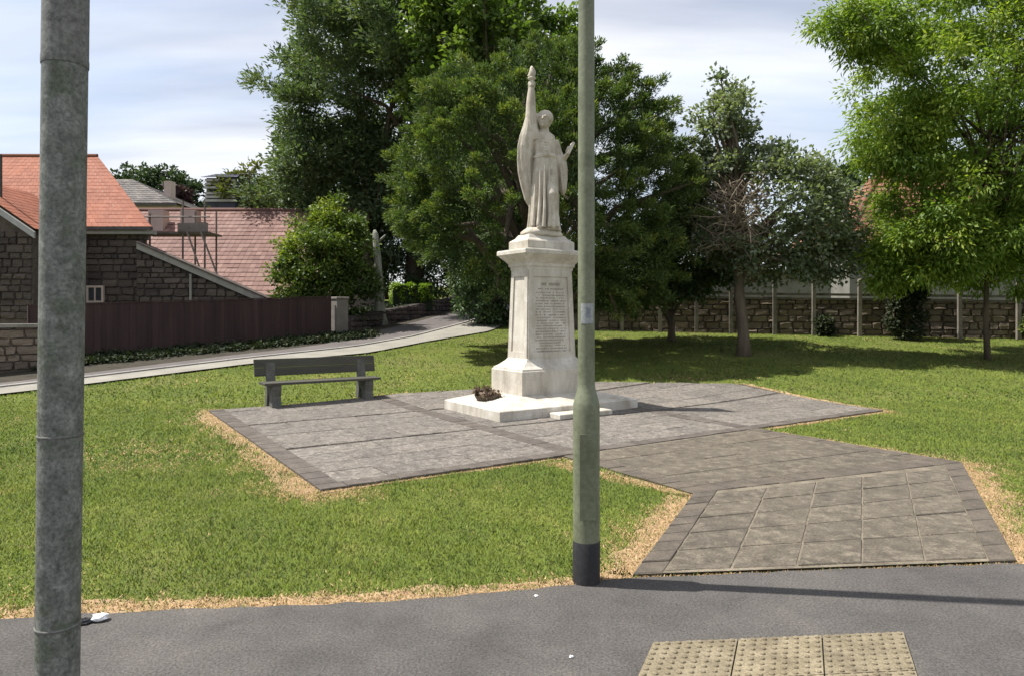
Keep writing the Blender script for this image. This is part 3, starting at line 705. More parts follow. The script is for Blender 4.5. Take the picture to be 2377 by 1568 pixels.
# its left arm (viewer's right): elbow bent, forearm forward and up, hanging sleeve
fig.tube([(.16, .0, 1.60), (.235, .015, 1.42), (.275, .0, 1.24)], [.095, .082, .072], 16)
fig.tube([(.275, .0, 1.24), (.315, -.10, 1.27), (.355, -.185, 1.33)], [.070, .052, .038], 16)
fig.rings([ell(x, y, z, rx, ry, 40, 6, a_, z * 2.2 + 1) for z, x, y, rx, ry, a_ in (
    (.64, .335, -.02, .02, .04, 0), (.72, .335, -.02, .05, .075, .10), (.90, .325, -.02, .07, .10, .14), (1.10, .31, -.02, .085, .12, .12), (1.24, .29, -.015, .09, .115, .08), (1.36, .255, .005, .085, .09, .03), (1.48, .215, .01, .075, .075, 0))])
fig.rings([[tuple(Vector((.36, -.20, 1.35)) + Vector((x, y, z))) for x, y, z in rg] for rg in (
    [(.028 * math.cos(t), .022 * math.sin(t), -.03) for t in [2 * math.pi * q / 12 for q in range(12)]], [(.038 * math.cos(t), .022 * math.sin(t), .02) for t in [2 * math.pi * q / 12 for q in range(12)]], [(.036 * math.cos(t), .02 * math.sin(t), .06) for t in [2 * math.pi * q / 12 for q in range(12)]])])
for k_ in range(4):
    b0 = Vector((.332 + .02 * k_, -.20, 1.395)); ln_ = (.07, .082, .078, .062)[k_]
    fig.tube([b0, b0 + Vector((.012, -.012, ln_ * .55)), b0 + Vector((.028, -.004, ln_))], [.0125, .0115, .0095], 8)
fig.tube([(.335, -.20, 1.34), (.318, -.225, 1.375), (.325, -.24, 1.41)], [.015, .013, .011], 8)
# folds that hang in front: girdle, overfold and vertical pleats
for (x, yy, z0, z1, r0) in ((-.12, -.15, .06, 1.05, .026), (-.05, -.178, .03, 1.12, .028), (.03, -.185, .04, 1.16, .026), (.10, -.175, .03, 1.08, .03), (.17, -.14, .05, .95, .026), (-.19, -.09, .05, .8, .03)):
    n_ = 7
    fig.tube([(x + .05 * (1 - t) * math.sin(3 * t + x * 9) * .5 - .02 * (1 - t), yy - .02 - .05 * (1 - t) ** 2, z0 + (z1 - z0) * t) for t in [q / (n_ - 1) for q in range(n_)]], [r0 * (1.35 - .95 * q / (n_ - 1)) for q in range(n_)], 10)
for (z0, r0) in ((1.30, .018), (1.275, .016)):
    fig.tube([(.02 + .195 * math.cos(t), .0 + .158 * math.sin(t), z0 - .02 * math.sin(t)) for t in [2 * math.pi * q / 24 for q in range(25)]], r0, 8)
for q in range(5):       # gathered neckline
    fig.tube([(-.16 + .02 * q, -.09, 1.64 - .045 * q), (-.03 + .005 * q, -.155 - .004 * q, 1.53 - .05 * q), (.13 - .01 * q, -.11, 1.62 - .045 * q)], .013, 8)
# left knee showing through the robe, toes at the hem
fig.tube([(.08, -.10, .95), (.09, -.185, .62), (.06, -.14, .25)], [.09, .10, .075], 14)
for sx in (-.13, .09):
    fig.tube([(sx, -.12, .035), (sx * 1.1, -.20, .035), (sx * 1.15, -.255, .025)], [.045, .048, .03], 10)
me = fig.mesh('figure_raw')
tmp = link('figure_raw', me)
rm = tmp.modifiers.new('r', 'REMESH'); rm.mode = 'VOXEL'; rm.voxel_size = .0095; rm.use_smooth_shade = True
sm = tmp.modifiers.new('s', 'SMOOTH'); sm.factor = .5; sm.iterations = 1
dg = bpy.context.evaluated_depsgraph_get(); dg.update()
me2 = bpy.data.meshes.new_from_object(tmp.evaluated_get(dg)); me2.name = 'robed_figure'
bpy.data.objects.remove(tmp); me2.materials.clear()
figure = link('robed_figure', me2, mon, M['statue'])
figure.location = (cx_ + .05, cy_, 3.145); figure.rotation_euler = (0, 0, math.radians(-20)); figure.scale = (1.05, 1.05, 1.0)
tor = MB()
tor.rings([circle(-.225, -.045, r, z, 16) for r, z in ((.022, 2.45), (.03, 2.56), (.036, 2.63), (.066, 2.655), (.07, 2.675), (.055, 2.685))])
tor.rings([[(-.225 + r * math.cos(t) * (1 + .25 * math.sin(3 * t + z * 30)) + ox, -.045 + r * math.sin(t) * (1 + .25 * math.sin(3 * t + z * 30)), z) for t in [2 * math.pi * q / 16 for q in range(16)]] for r, z, ox in ((.04, 2.67, 0), (.062, 2.72, 0), (.055, 2.78, .004), (.036, 2.835, .002), (.01, 2.885, -.004))])
tor.build('torch', M['statue'], figure, True)
bk = Matrix.Translation((.375, -.245, 1.40)) @ Matrix.Rotation(math.radians(28), 4, 'Y') @ Matrix.Rotation(math.radians(-15), 4, 'X')
MB().box(-.022, .022, -.05, .05, -.12, .15, bk, .008).build('tablet', M['statue'], figure)

# dried flower arrangement in a shallow basket, leaning on the plinth
fb = empty('flower_arrangement', P0 + AM * .40 + BM_ * 1.02 + Vector((0, 0, .245)), TM); tag(fb, 'low heap of dried brown flowers lying on the white slab beside the plinth', 'flowers')
MB().rings([circle(0, 0, r, z, 20) for r, z in ((.16, -.02), (.20, .04), (.215, .075), (.19, .07), (.14, .03))]).build('basket', M['bark'], fb)

# ------------------------------------------------------------------ bench
bn = empty('park_bench', (-3.60, 13.10, g(13.0)), math.radians(33.5)); tag(bn, 'weathered dark timber park bench on stout concrete legs at the paving edge', 'bench')
L = 2.16
for k_ in range(3):
    MB().box(-L / 2 - .0, L / 2 + .0, -.36 + .135 * k_, -.36 + .135 * k_ + .12, .405, .45, None, .006).build('seat_plank', M['wood_dark'], bn)
BT = Matrix.Translation((0, .08, .46)) @ Matrix.Rotation(math.radians(-12), 4, 'X')
for k_ in range(2):
    MB().box(-L / 2 - .06, L / 2 + .06, -.02, .025, .08 + .158 * k_, .08 + .158 * k_ + .15, BT, .005).build('back_plank', M['wood_dark'], bn)
for sx in (-.86, .86):
    mb = MB()
    prof = [(-.34, -.02), (-.15, -.02), (-.13, .20), (-.02, .30), (.04, .06), (.07, -.02), (.19, -.02), (.15, .25), (.12, .42), (.16, .62), (.19, .78), (.13, .79), (.05, .45), (.0, .40), (-.33, .40), (-.34, .32), (-.30, .2)]
    mb.rings([[(sx - .08, y, z) for y, z in prof], [(sx + .08, y, z) for y, z in prof]])
    mb.build('leg', M['bench_leg'], bn)

# ------------------------------------------------------------------ litter
def crumple(name, c, sx, sy, sz, mat_, seed, label, rz=0):
    r = np.random.default_rng(seed); rings = []
    for i in range(6):
        ph = math.pi * (i + .5) / 6
        rings.append([(sx * math.sin(ph) * math.cos(t) * r.uniform(.6, 1.15), sy * math.sin(ph) * math.sin(t) * r.uniform(.6, 1.15), sz * (1 - math.cos(ph)) * r.uniform(.75, 1.1)) for t in [2 * math.pi * k_ / 9 for k_ in range(9)]])
    o = MB().rings(rings).build(name, mat_); o.location = c; o.rotation_euler = (0, 0, rz)
    return tag(o, label, 'litter')
crumple('paper_wrapper', (-2.262, 3.85, .012), .055, .035, .022, M['paper'], 1, 'crumpled white paper wrapper on the tarmac near the thick pole', .35)
crumple('plastic_bag', (-2.322, 3.815, .012), .05, .03, .015, M['black_plastic'], 2, 'small crushed black plastic scrap touching the white wrapper', .6)
crumple('paper_scrap', (0.145, 4.18, .012), .013, .010, .006, M['paper'], 3, 'tiny white paper scrap at the grass edge left of the lamp column')
crumple('paper_scrap', (0.29, 3.44, .012), .012, .010, .006, M['paper'], 4, 'tiny white scrap on open tarmac left of the tactile slabs')

# ------------------------------------------------------------------ stone walls, fences
def stone_template(seed):
    r = np.random.default_rng(seed); mb = MB()
    j = lambda a: r.uniform(-a, a)
    out = [(0 + j(.07), 0, 0 + j(.10)), (.5 + j(.15), 0, j(.06) - .02), (1 + j(.07), 0, 0 + j(.10)), (1 + j(.05), 0, .5 + j(.1)), (1 + j(.07), 0, 1 + j(.10)), (.5 + j(.15), 0, 1.02 + j(.06)), (0 + j(.07), 0, 1 + j(.10)), (j(.05), 0, .5 + j(.1))]
    back = [(x, .3, z) for x, y, z in out]; fr = [(x, 0.03, z) for x, y, z in out]
    inn = [(.5 + (x - .5) * r.uniform(.78, .9), -.035 + j(.02), .5 + (z - .5) * r.uniform(.72, .88)) for x, y, z in out]
    mb.rings([back, fr, inn]); me = mb.mesh('stone'); return me
STONES = {}
def rubble(parent, length, z_lo, z_hi, sw, sh, mat_, seed, y=0.0, x_start=0.0, limit=295):
    """courses of separate stones on the face y (facing -y); z_lo, z_hi are functions of x"""
    r = random.Random(seed)
    if mat_.name not in STONES:
        STONES[mat_.name] = [stone_template(100 + k_) for k_ in range(12)]
        for me in STONES[mat_.name]: me.materials.append(mat_)
    zmin = min(z_lo(x_start), z_lo(x_start + length)); zmax = max(z_hi(x_start), z_hi(x_start + length)); z = zmin; n = 0
    while z < zmax - .04:
        h = r.uniform(.75, 1.3) * sh; x = x_start + r.uniform(-.2, 0)
        while x < x_start + length:
            w = r.uniform(.6, 1.6) * sw; xa, xb = max(x, x_start), min(x + w, x_start + length); xm = (xa + xb) / 2
            if xb - xa > .06 and z >= z_lo(xm) - .1 and min(z_hi(xa), z_hi(xb)) > z + .05 and n < limit:
                hh = min(h, min(z_hi(xa), z_hi(xb)) - z)
                o = link('stone', r.choice(STONES[mat_.name]), parent)
                o.location = (xa + .008, y, z + .006); o.scale = (xb - xa - .016, r.uniform(.7, 1.2), hh - .012); n += 1
            x += w
        z += h
    return n

def frame_empty(name, a, b_):
    """empty at a, local x towards b"""
    d = Vector((b_[0] - a[0], b_[1] - a[1], 0))
    return empty(name, (a[0], a[1], 0), math.atan2(d.y, d.x)), d.length, d.normalized()

# rubble wall behind the lawn on the right
W0, W1 = (1.2, 25.26), (17.4, 22.3)
wl_, LW, dW = frame_empty('rubble_wall', W0, W1); tag(wl_, 'long brown rubble stone wall at the back of the lawn', 'wall')
gz = lambda x: g(W0[1] + dW.y * x)
rubble(wl_, LW - 1.9, lambda x: gz(x) - .02, lambda x: gz(x) + 1.17, .345, .19, M['stone'], 21, x_start=1.9)
def skewbox(x0, x1, y0, y1, lo, hi):
    return [[(x0, y0, lo(x0)), (x1, y0, lo(x1)), (x1, y1, lo(x1)), (x0, y1, lo(x0))], [(x0, y0, hi(x0)), (x1, y0, hi(x1)), (x1, y1, hi(x1)), (x0, y1, hi(x0))]]
MB().rings(skewbox(0, LW + 4, .035, .38, lambda x: gz(x) - .3, lambda x: gz(x) + 1.16)).build('wall_core', M['mortar'], wl_)
for k_ in range(22):
    x0 = k_ * (LW + 4) / 22 + .004; x1 = (k_ + 1) * (LW + 4) / 22 - .004; dz = random.uniform(-.012, .012)
    MB().rings(skewbox(x0, x1, -.05, .42, lambda x: gz(x) + 1.162 + dz, lambda x: gz(x) + 1.235 + dz)).build('coping_stone', M['coping'], wl_)
fp, LF, dF = frame_empty('post_fence', (W0[0] + .03, W0[1] - .24), (W1[0] + .03, W1[1] - .24)); tag(fp, 'concrete posts and rail standing in front of the rubble wall', 'fence')
for i, X in enumerate((2.5, 3.82, 5.1, 6.3, 7.42, 8.81, 10.03, 11.43, 12.9, 14.39, 16.06, 17.5)):
    t = (X - W0[0]) / dW.x; h = 1.83 + random.uniform(-.06, .08); ln_ = random.uniform(-.012, .012); z0 = gz(t)
    MB().rings([[(t - .06, -.06, z0 - .2), (t + .06, -.06, z0 - .2), (t + .06, .06, z0 - .2), (t - .06, .06, z0 - .2)], [(t - .055 + ln_, -.055, z0 + h - .05), (t + .055 + ln_, -.055, z0 + h - .05), (t + .055 + ln_, .055, z0 + h - .05), (t - .055 + ln_, .055, z0 + h - .05)], [(t - .05 + ln_, -.02, z0 + h), (t + .05 + ln_, -.02, z0 + h), (t + .05 + ln_, .05, z0 + h), (t - .05 + ln_, .05, z0 + h)]]).build('post', M['concrete'], fp)
MB().rings(skewbox(.6, LF + 2, .064, .10, lambda x: gz(x) + 1.30, lambda x: gz(x) + 1.38)).build('rail', M['coping'], fp)

# dark board fence across the lane
FA, FB = (-11.9, 17.35), (-5.85, 22.62)
bf, LB, dB = frame_empty('board_fence', FA, FB); tag(bf, 'dark brown vertical board fence across the lane', 'fence')
gf = lambda x: g(FA[1] + dB.y * x)
top_ = lambda x: gf(x) + 1.46 - .018 * x
nb = 58
for k_ in range(nb):
    x0 = LB * k_ / nb - .006; x1 = LB * (k_ + 1) / nb + .006; yy = (0, .0)[k_ % 2] + (.023 if k_ % 2 else 0) * .5; dz = random.uniform(-.008, .008)
    MB().rings(skewbox(x0, x1, yy, yy + .0095, lambda x: gf(x) + .10, lambda x: top_(x) + dz)).build('fence_board', M['fence_brown'], bf)
for k_ in range(5):
    x0 = LB * k_ / 4 - .05
    MB().rings(skewbox(x0, x0 + .1, .04, .14, lambda x: gf(x) - .2, lambda x: top_(x) + .02)).build('post', M['fence_brown'], bf)
for hh in (.35, 1.15):
    MB().rings(skewbox(0, LB, .034, .075, lambda x: gf(x) + hh, lambda x: gf(x) + hh + .08)).build('rail', M['fence_brown'], bf)
MB().rings(skewbox(0, LB, -.02, .045, lambda x: top_(x) + .012, lambda x: top_(x) + .045)).build('capping_rail', M['fence_brown'], bf)
gp = empty('gate_pillar', (-5.62, 22.9, g(22.9)), dB.to_track_quat('X', 'Z').to_euler().z); tag(gp, 'plain pale rendered gate pillar at the end of the board fence', 'pillar')
MB().box(-.2, .2, -.2, .2, -.1, 1.25, None, .02).build('shaft', M['pillar'], gp)
MB().box(-.23, .23, -.23, .23, 1.245, 1.31, None, .02).build('cap', M['pillar'], gp)

# stone wall by the lane, left of the thick pole
V0, V1 = (-15.5, 13.3), (-11.15, 16.75)
vw, LV, dV = frame_empty('lane_wall', V0, V1); tag(vw, 'low stone wall with pale coping beside the lane at far left', 'wall')
gv = lambda x: g(V0[1] + dV.y * x)
tv = lambda x: 1.36
rubble(vw, 2.6, lambda x: gv(x), tv, .34, .17, M['stone'], 33, x_start=LV - 2.6)
MB().rings(skewbox(0, LV, .035, .35, lambda x: gv(x) - .2, lambda x: 1.35)).build('wall_core', M['mortar'], vw)
for k_ in range(5):
    MB().rings(skewbox(LV - 2.9 + .6 * k_, LV - 2.9 + .6 * k_ + .592, -.06, .40, lambda x: 1.352, lambda x: 1.43)).build('coping_stone', M['pale_walk'], vw)

# retaining wall along the far side of the lane
R0, R1 = (-5.55, 24.3), (-2.9, 33.0)
rw, LR, dR = frame_empty('retaining_wall', R0, R1); tag(rw, 'low dark stone retaining wall on the shaded side of the lane', 'wall')
gr_ = lambda x: g(R0[1] + dR.y * x)
rubble(rw, LR, lambda x: gr_(x), lambda x: gr_(x) + .55, .42, .19, M['stone_dark'], 41, limit=120)
MB().rings(skewbox(0, LR, .035, .4, lambda x: gr_(x) - .2, lambda x: gr_(x) + .54)).build('wall_core', M['mortar_dark'], rw)

# ------------------------------------------------------------------ houses
def tiled(name, mat_, parent, e0, e1, r0, r1, tw=.28, th=.30, lift=.035, seed=0):
    """a roof slope of overlapping tiles between the eave e0-e1 and the ridge r0-r1"""
    rg = np.random.default_rng(seed); e0, e1, r0, r1 = map(Vector, (e0, e1, r0, r1))
    nv = max(1, int(((r0 + r1) / 2 - (e0 + e1) / 2).length / th)); V, Fc, T = [], [], []
    up = (e1 - e0).cross(r0 - e0)
    if up.length < 1e-6: up = (e1 - e0).cross(r1 - e0)
    up.normalize()
    if up.z < 0: up = -up
    for j in range(nv):
        a0, a1 = e0.lerp(r0, j / nv), e1.lerp(r1, j / nv); b0, b1 = e0.lerp(r0, min(1, (j + 1.15) / nv)), e1.lerp(r1, min(1, (j + 1.15) / nv))
        nu = max(1, round((a1 - a0).length / tw))
        for i in range(nu):
            l = lift * rg.uniform(.75, 1.25); q = [a0.lerp(a1, (i + .02) / nu) + up * l, a0.lerp(a1, (i + .98) / nu) + up * l * rg.uniform(.8, 1.1), b0.lerp(b1, (i + .98) / nu) + up * .004, b0.lerp(b1, (i + .02) / nu) + up * .004]
            n = len(V); V += q + [q[0] - up * l, q[1] - up * l]
            Fc += [(n, n + 1, n + 2, n + 3), (n + 4, n + 5, n + 1, n), (n + 4, n, n + 3), (n + 5, n + 2, n + 1)]
            t = rg.uniform(0, 1); T += [t] * 4
    me = bpy.data.meshes.new(name); me.from_pydata([tuple(v) for v in V], [], Fc)
    at = me.attributes.new('tone', 'FLOAT', 'FACE'); at.data.foreach_set('value', np.array(T, np.float32)); me.update()
    o = link(name, me, parent, mat_); o['kind'] = 'stuff'
    return o
def slab(parent, name, mat_, pts, thick):
    """thin solid under a roof slope"""
    n = len(pts); return MB().rings([[(x, y, z - thick) for x, y, z in pts], [tuple(p) for p in pts]]).build(name, mat_, parent)
def window(parent, x0, x1, z0, z1, y, frame_m):
    w = MB().box(x0, x1, y - .05, y + .05, z0, z1).build('window', M['glass'], parent)
    mb = MB(); t = .07
    mb.box(x0 - t, x0, y - .075, y + .02, z0 - t, z1 + t); mb.box(x1, x1 + t, y - .075, y + .02, z0 - t, z1 + t); mb.box(x0, x1, y - .075, y + .02, z1, z1 + t); mb.box(x0, x1, y - .075, y + .02, z0 - t, z0)
    mb.box((x0 + x1) / 2 - .025, (x0 + x1) / 2 + .025, y - .07, y + .02, z0, z1)
    mb.build('frame', frame_m, w); return w

# house with the orange roof, its gabled wing and lean-to
h1 = empty('stone_house', (0, 0, 0)); tag(h1, 'dark stone house under a bright orange tiled hipped roof', 'house')
MB().prism([(-27, 24.34), (-12.75, 24.34), (-16.5, 30.2), (-27, 30.2)], .6, 4.62).build('wall', M['mortar_dark'], h1)
st1 = empty('facing'); st1.parent = h1
rubble(st1, 2.4, lambda x: 1.9, lambda x: 4.40, .38, .21, M['stone_dark'], 51, y=24.31, x_start=-15.15, limit=110)
tiled('roof_tiles', M['tile_orange'], h1, (-27.3, 23.95, 4.62), (-12.3, 23.95, 4.62), (-23, 27.1, 7.72), (-16.0, 27.1, 7.72), .20, .22, .012, 1)
tiled('roof_tiles', M['tile_orange'], h1, (-12.3, 23.95, 4.62), (-16.6, 30.6, 4.62), (-16.0, 27.1, 7.72), (-16.2, 27.3, 7.72), .22, .24, .014, 2)
slab(h1, 'roof_deck', M['dark_metal'], [(-27.3, 23.95, 4.60), (-12.3, 23.95, 4.60), (-16.0, 27.1, 7.70), (-23, 27.1, 7.70)], .05)
MB().box(-27.3, -12.25, 23.84, 23.95, 4.50, 4.60).build('gutter', M['dark_metal'], h1)
MB().box(-27.2, -12.3, 24.0, 24.33, 4.38, 4.495).build('soffit_board', M['white_trim'], h1)
MB().tube([(-23, 27.1, 7.74), (-16.0, 27.1, 7.74)], .07, 8).build('ridge', M['tile_red'], h1)
window(h1, -14.6, -14.15, 2.1, 2.55, 24.26, M['render_pink'])
# gabled wing
wg = empty('wing'); wg.parent = h1
MB().rings([[(-19.5, 22, .7), (-15.0, 22, .7), (-15.0, 22, 4.38), (-17.25, 22, 5.9), (-19.5, 22, 4.38)], [(-19.5, 24.3, .7), (-15.0, 24.3, .7), (-15.0, 24.3, 4.38), (-17.25, 24.3, 5.9), (-19.5, 24.3, 4.38)]]).build('wing_wall', M['stone_dark'], h1)
rubble(st1, 1.35, lambda x: 1.5, lambda x: 4.25, .36, .2, M['stone_dark'], 53, y=21.97, x_start=-16.36, limit=70)
tiled('roof_tiles', M['tile_orange'], h1, (-14.75, 21.7, 4.28), (-14.75, 25.2, 4.28), (-17.25, 21.7, 5.98), (-17.25, 25.2, 5.98), .20, .22, .012, 3)
for (xa, za, xb, zb) in ((-14.72, 4.20, -17.25, 5.92),):
    MB().rings([[(xa, 21.62, za - .02), (xb, 21.62, zb - .02), (xb, 21.62, zb - .22), (xa, 21.62, za - .22)], [(xa, 21.69, za - .02), (xb, 21.69, zb - .02), (xb, 21.69, zb - .22), (xa, 21.69, za - .22)]]).build('bargeboard', M['white_trim'], h1)
bpy.data.objects.remove(wg)
MB().tube([(-16.4, 22.5, 5.3), (-16.4, 22.5, 6.75)], .06, 8).build('flue_pipe', M['dark_metal'], h1)
# lean-to gable
lt_top = lambda x: 3.92 + (x + 12.55) * (2.18 - 3.92) / 4.05
MB().rings([[(-12.8, 23.94, .6), (-8.45, 23.94, .6), (-8.45, 23.94, 2.1), (-12.8, 23.94, 3.96)], [(-12.8, 24.3, .6), (-8.45, 24.3, .6), (-8.45, 24.3, 2.1), (-12.8, 24.3, 3.96)]]).build('lean_to_wall', M['mortar_dark'], h1)
rubble(st1, 4.3, lambda x: 1.75, lambda x: lt_top(x) - .12, .38, .21, M['stone_dark'], 52, y=23.91, x_start=-12.78, limit=160)
def sl(x0, x1, y0, y1, a, b_): return skewbox(x0, x1, y0, y1, lambda x: lt_top(x) + a, lambda x: lt_top(x) + b_)
MB().rings(sl(-12.7, -8.3, 23.74, 23.80, -.14, .06)).build('bargeboard', M['grey_trim'], h1)
MB().rings(sl(-12.7, -8.2, 23.70, 24.25, .065, .12)).build('lean_to_roof', M['stone_dark'], h1)
MB().tube([(-10.9, 23.82, 1.2), (-10.9, 23.82, 3.0)], .045, 8).build('downpipe', M['grey_trim'], h1)

# long pinkish roof behind
h2 = empty('long_house', (0, 0, 0)); tag(h2, 'long low house with weathered pinkish tiled roof behind the stone lean-to', 'house')
MB().box(-19.5, -7.0, 29.3, 38.6, .9, 2.52).build('wall', M['render_pink'], h2)
tiled('roof_tiles', M['tile_pink'], h2, (-19.8, 28.95, 2.40), (-6.8, 28.95, 2.40), (-19.8, 34.0, 6.62), (-6.8, 34.0, 6.62), .24, .30, .028, 5)
tiled('roof_tiles', M['tile_pink'], h2, (-6.8, 39, 2.40), (-19.8, 39, 2.40), (-6.8, 34.0, 6.62), (-19.8, 34.0, 6.62), .6, .6, .03, 6)
slab(h2, 'roof_deck', M['dark_metal'], [(-19.8, 28.95, 2.38), (-6.8, 28.95, 2.38), (-6.8, 34.0, 6.60), (-19.8, 34.0, 6.60)], .05)
MB().rings([[(-6.98, 29.3, 2.5), (-6.98, 38.6, 2.5), (-6.98, 34, 6.4)], [(-7.2, 29.3, 2.5), (-7.2, 38.6, 2.5), (-7.2, 34, 6.4)]]).build('gable', M['render_pink'], h2)
MB().tube([(-19.8, 34, 6.66), (-6.8, 34, 6.66)], .09, 8).build('ridge', M['tile_pink'], h2)
for k_ in range(2):
    MB().box(-16.9 + 1.5 * k_, -16.2 + 1.5 * k_, 32.6, 33.2, 5.2, 6.45).build('chimney', M['render_pink'], h2)

# grey hipped roof beyond
h3 = empty('hipped_house', (0, 0, 0)); tag(h3, 'distant house with grey slate hipped roof above the pinkish roof', 'house')
MB().box(-33, -22.0, 45.4, 53, 2.5, 8.75).build('wall', M['render_pink'], h3)
tiled('roof_tiles', M['tile_grey'], h3, (-33.4, 45, 8.7), (-21.55, 45, 8.7), (-29.5, 49.2, 11.0), (-26.6, 49.2, 11.0), .4, .4, .03, 8)
tiled('roof_tiles', M['tile_grey'], h3, (-21.55, 45, 8.7), (-21.55, 53.4, 8.7), (-26.6, 49.2, 11.0), (-26.6, 49.3, 11.0), .4, .4, .03, 9)
MB().box(-33.4, -21.5, 44.85, 45.0, 8.52, 8.68).build('gutter', M['dark_metal'], h3)
MB().box(-23.6, -23.1, 47.6, 48.2, 9.2, 10.6).build('chimney', M['render_pink'], h3)
for X in (-24.8, -23.2): window(h3, X, X + .9, 6.6, 7.8, 45.34, M['white_trim'])

# slate-blue boarded house further off
h4 = empty('boarded_house', (0, 0, 0)); tag(h4, 'far blue-grey house with pale horizontal boarding among dark trees', 'house')
MB().box(-26.2, -23.75, 60.2, 65, 3.2, 11.6).build('wall', M['slate_blue'], h4)
for k_ in range(6):
    zz = 11.15 + k_ * .31 + (.18 if k_ > 2 else 0)
    MB().box(-26.25, -23.7, 60.0, 60.18, zz, zz + .2).build('board', M['white_trim'], h4)
MB().box(-26.2, -23.75, 60.2, 65, 11.605, 13.2).build('upper_wall', M['slate_blue'], h4)
tiled('roof_tiles', M['slate_blue'], h4, (-26.5, 59.8, 13.2), (-23.4, 59.8, 13.2), (-26.0, 62, 13.9), (-23.9, 62, 13.9), .4, .4, .03, 10)

# house and outbuilding behind the rubble wall
h5 = empty('hipped_bungalow', (0, 0, 0)); tag(h5, 'red tiled hipped roof house with pale walls behind the rubble wall', 'house')
MB().box(15.1, 27, 31.4, 38.6, 1.4, 4.85).build('wall', M['render_white'], h5)
tiled('roof_tiles', M['tile_red'], h5, (14.7, 31.0, 4.82), (27.4, 31.0, 4.82), (18.4, 35, 8.75), (24, 35, 8.75), .3, .33, .05, 12)
tiled('roof_tiles', M['tile_red'], h5, (14.7, 39, 4.82), (14.7, 31.0, 4.82), (18.4, 35.05, 8.75), (18.4, 34.95, 8.75), .3, .33, .05, 13)
MB().tube([(14.7, 31, 4.9), (18.4, 35, 8.82), (24, 35, 8.82)], .1, 8).build('ridge', M['tile_red'], h5)
h6 = empty('outbuilding', (0, 0, 0)); tag(h6, 'low pale rendered outbuilding showing above the rubble wall', 'building')
MB().box(4.2, 13.4, 29.5, 33, 1.2, 3.35).build('wall', M['render_white'], h6)
MB().box(4.0, 13.6, 29.25, 33.2, 3.352, 3.5).build('flat_roof', M['coping'], h6)

# scaffold at the house corner
sc = empty('scaffold', (0, 0, 0)); tag(sc, 'small tube scaffold with boarded platform beside the orange roof', 'scaffold')
zsc = 4.62
for (x, y, z1) in ((-13.2, 25.6, 5.3), (-12.0, 25.6, 5.75), (-11.2, 25.6, 5.75), (-12.0, 26.6, 5.5), (-11.2, 26.6, 5.5)):
    MB().tube([(x, y, g(y)), (x, y, z1)], .035, 8).build('standard', M['scaffold'], sc)
MB().box(-13.6, -11.0, 25.55, 26.65, zsc - .06, zsc).build('platform', M['board'], sc)
MB().box(-12.15, -11.05, 25.5, 25.53, zsc + .002, zsc + .32).build('toe_board', M['board'], sc)
MB().tube([(-13.7, 25.56, zsc + .55), (-11.0, 25.56, zsc + .55)], .03, 8).build('guard_rail', M['scaffold'], sc)
for (xa, xb) in ((-11.3, -10.6), (-11.8, -11.15)):
    MB().tube([(xa, 25.5, zsc), (xb, 25.3, 3.0), (xb + .1, 25.2, g(25.2))], .035, 8).build('raker', M['scaffold'], sc)
an = empty('aerial_mast', (-13.05, 28.9, 4.4)); 
an.location = (-12.7, 34.0, 6.6); tag(an, 'thin rooftop aerial mast on the pinkish roof ridge', 'aerial')
MB().tube([(0, 0, 0), (0, 0, 1.9)], .028, 6).build('mast', M['dark_metal'], an)
MB().tube([(-.5, 0, 1.8), (.5, 0, 1.8)], .018, 6).build('boom', M['dark_metal'], an)
for k_ in range(5): MB().tube([(-.4 + .2 * k_, -.22, 1.8), (-.4 + .2 * k_, .22, 1.8)], .012, 5).build('element', M['dark_metal'], an)

# ------------------------------------------------------------------ foliage
def unit(v): return v / (np.linalg.norm(v, axis=-1, keepdims=True) + 1e-9)
def leaves(name, C, R, n, ll, lw, mat_, parent, seed, dirs=None, kdir=0.0, spread=.8, hang=0.0, squash=(1, 1, .8), tone_c=None, center=None, shell=False):
    r = np.random.default_rng(seed); C = np.asarray(C, float); m_ = len(C); R = np.broadcast_to(np.asarray(R, float), (m_,))
    idx = np.repeat(np.arange(m_), n); N = len(idx)
    off = unit(r.normal(size=(N, 3))) * (r.uniform(0, 1, (N, 1)) ** (.45 if shell else .7)) * np.array(squash)
    p = C[idx] + off * R[idx, None]
    ax = off * 1.0 + r.normal(size=(N, 3)) * spread * .6
    if dirs is not None: ax = ax + np.asarray(dirs)[idx] * kdir
    ax[:, 2] -= hang
    ax = unit(ax)
    nv = unit(r.normal(size=(N, 3)) * .7 + np.array([0, 0, .9])); sd = unit(np.cross(ax, nv)); up = np.cross(sd, ax)
    L_ = ll * r.uniform(.65, 1.3, N)[:, None]; Wd = lw * r.uniform(.7, 1.25, N)[:, None]
    V = np.empty((N, 4, 3)); V[:, 0] = p; V[:, 1] = p + ax * L_ * .45 + sd * Wd * .5 + up * Wd * .12; V[:, 2] = p + ax * L_ - up * L_ * .08; V[:, 3] = p + ax * L_ * .45 - sd * Wd * .5 + up * Wd * .12
    me = bpy.data.meshes.new(name); me.vertices.add(4 * N); me.vertices.foreach_set('co', V.ravel())
    me.loops.add(4 * N); me.loops.foreach_set('vertex_index', np.arange(4 * N, dtype=np.int32))
    me.polygons.add(N); me.polygons.foreach_set('loop_start', np.arange(0, 4 * N, 4, dtype=np.int32))
    tc_ = r.uniform(.15, .75, m_) if tone_c is None else np.asarray(tone_c)
    t = np.clip(tc_[idx] + r.normal(0, .16, N), 0, 1).astype(np.float32)
    at = me.attributes.new('tone', 'FLOAT', 'FACE'); at.data.foreach_set('value', t)
    me.update(); me.validate()
    return link(name, me, parent, mat_)
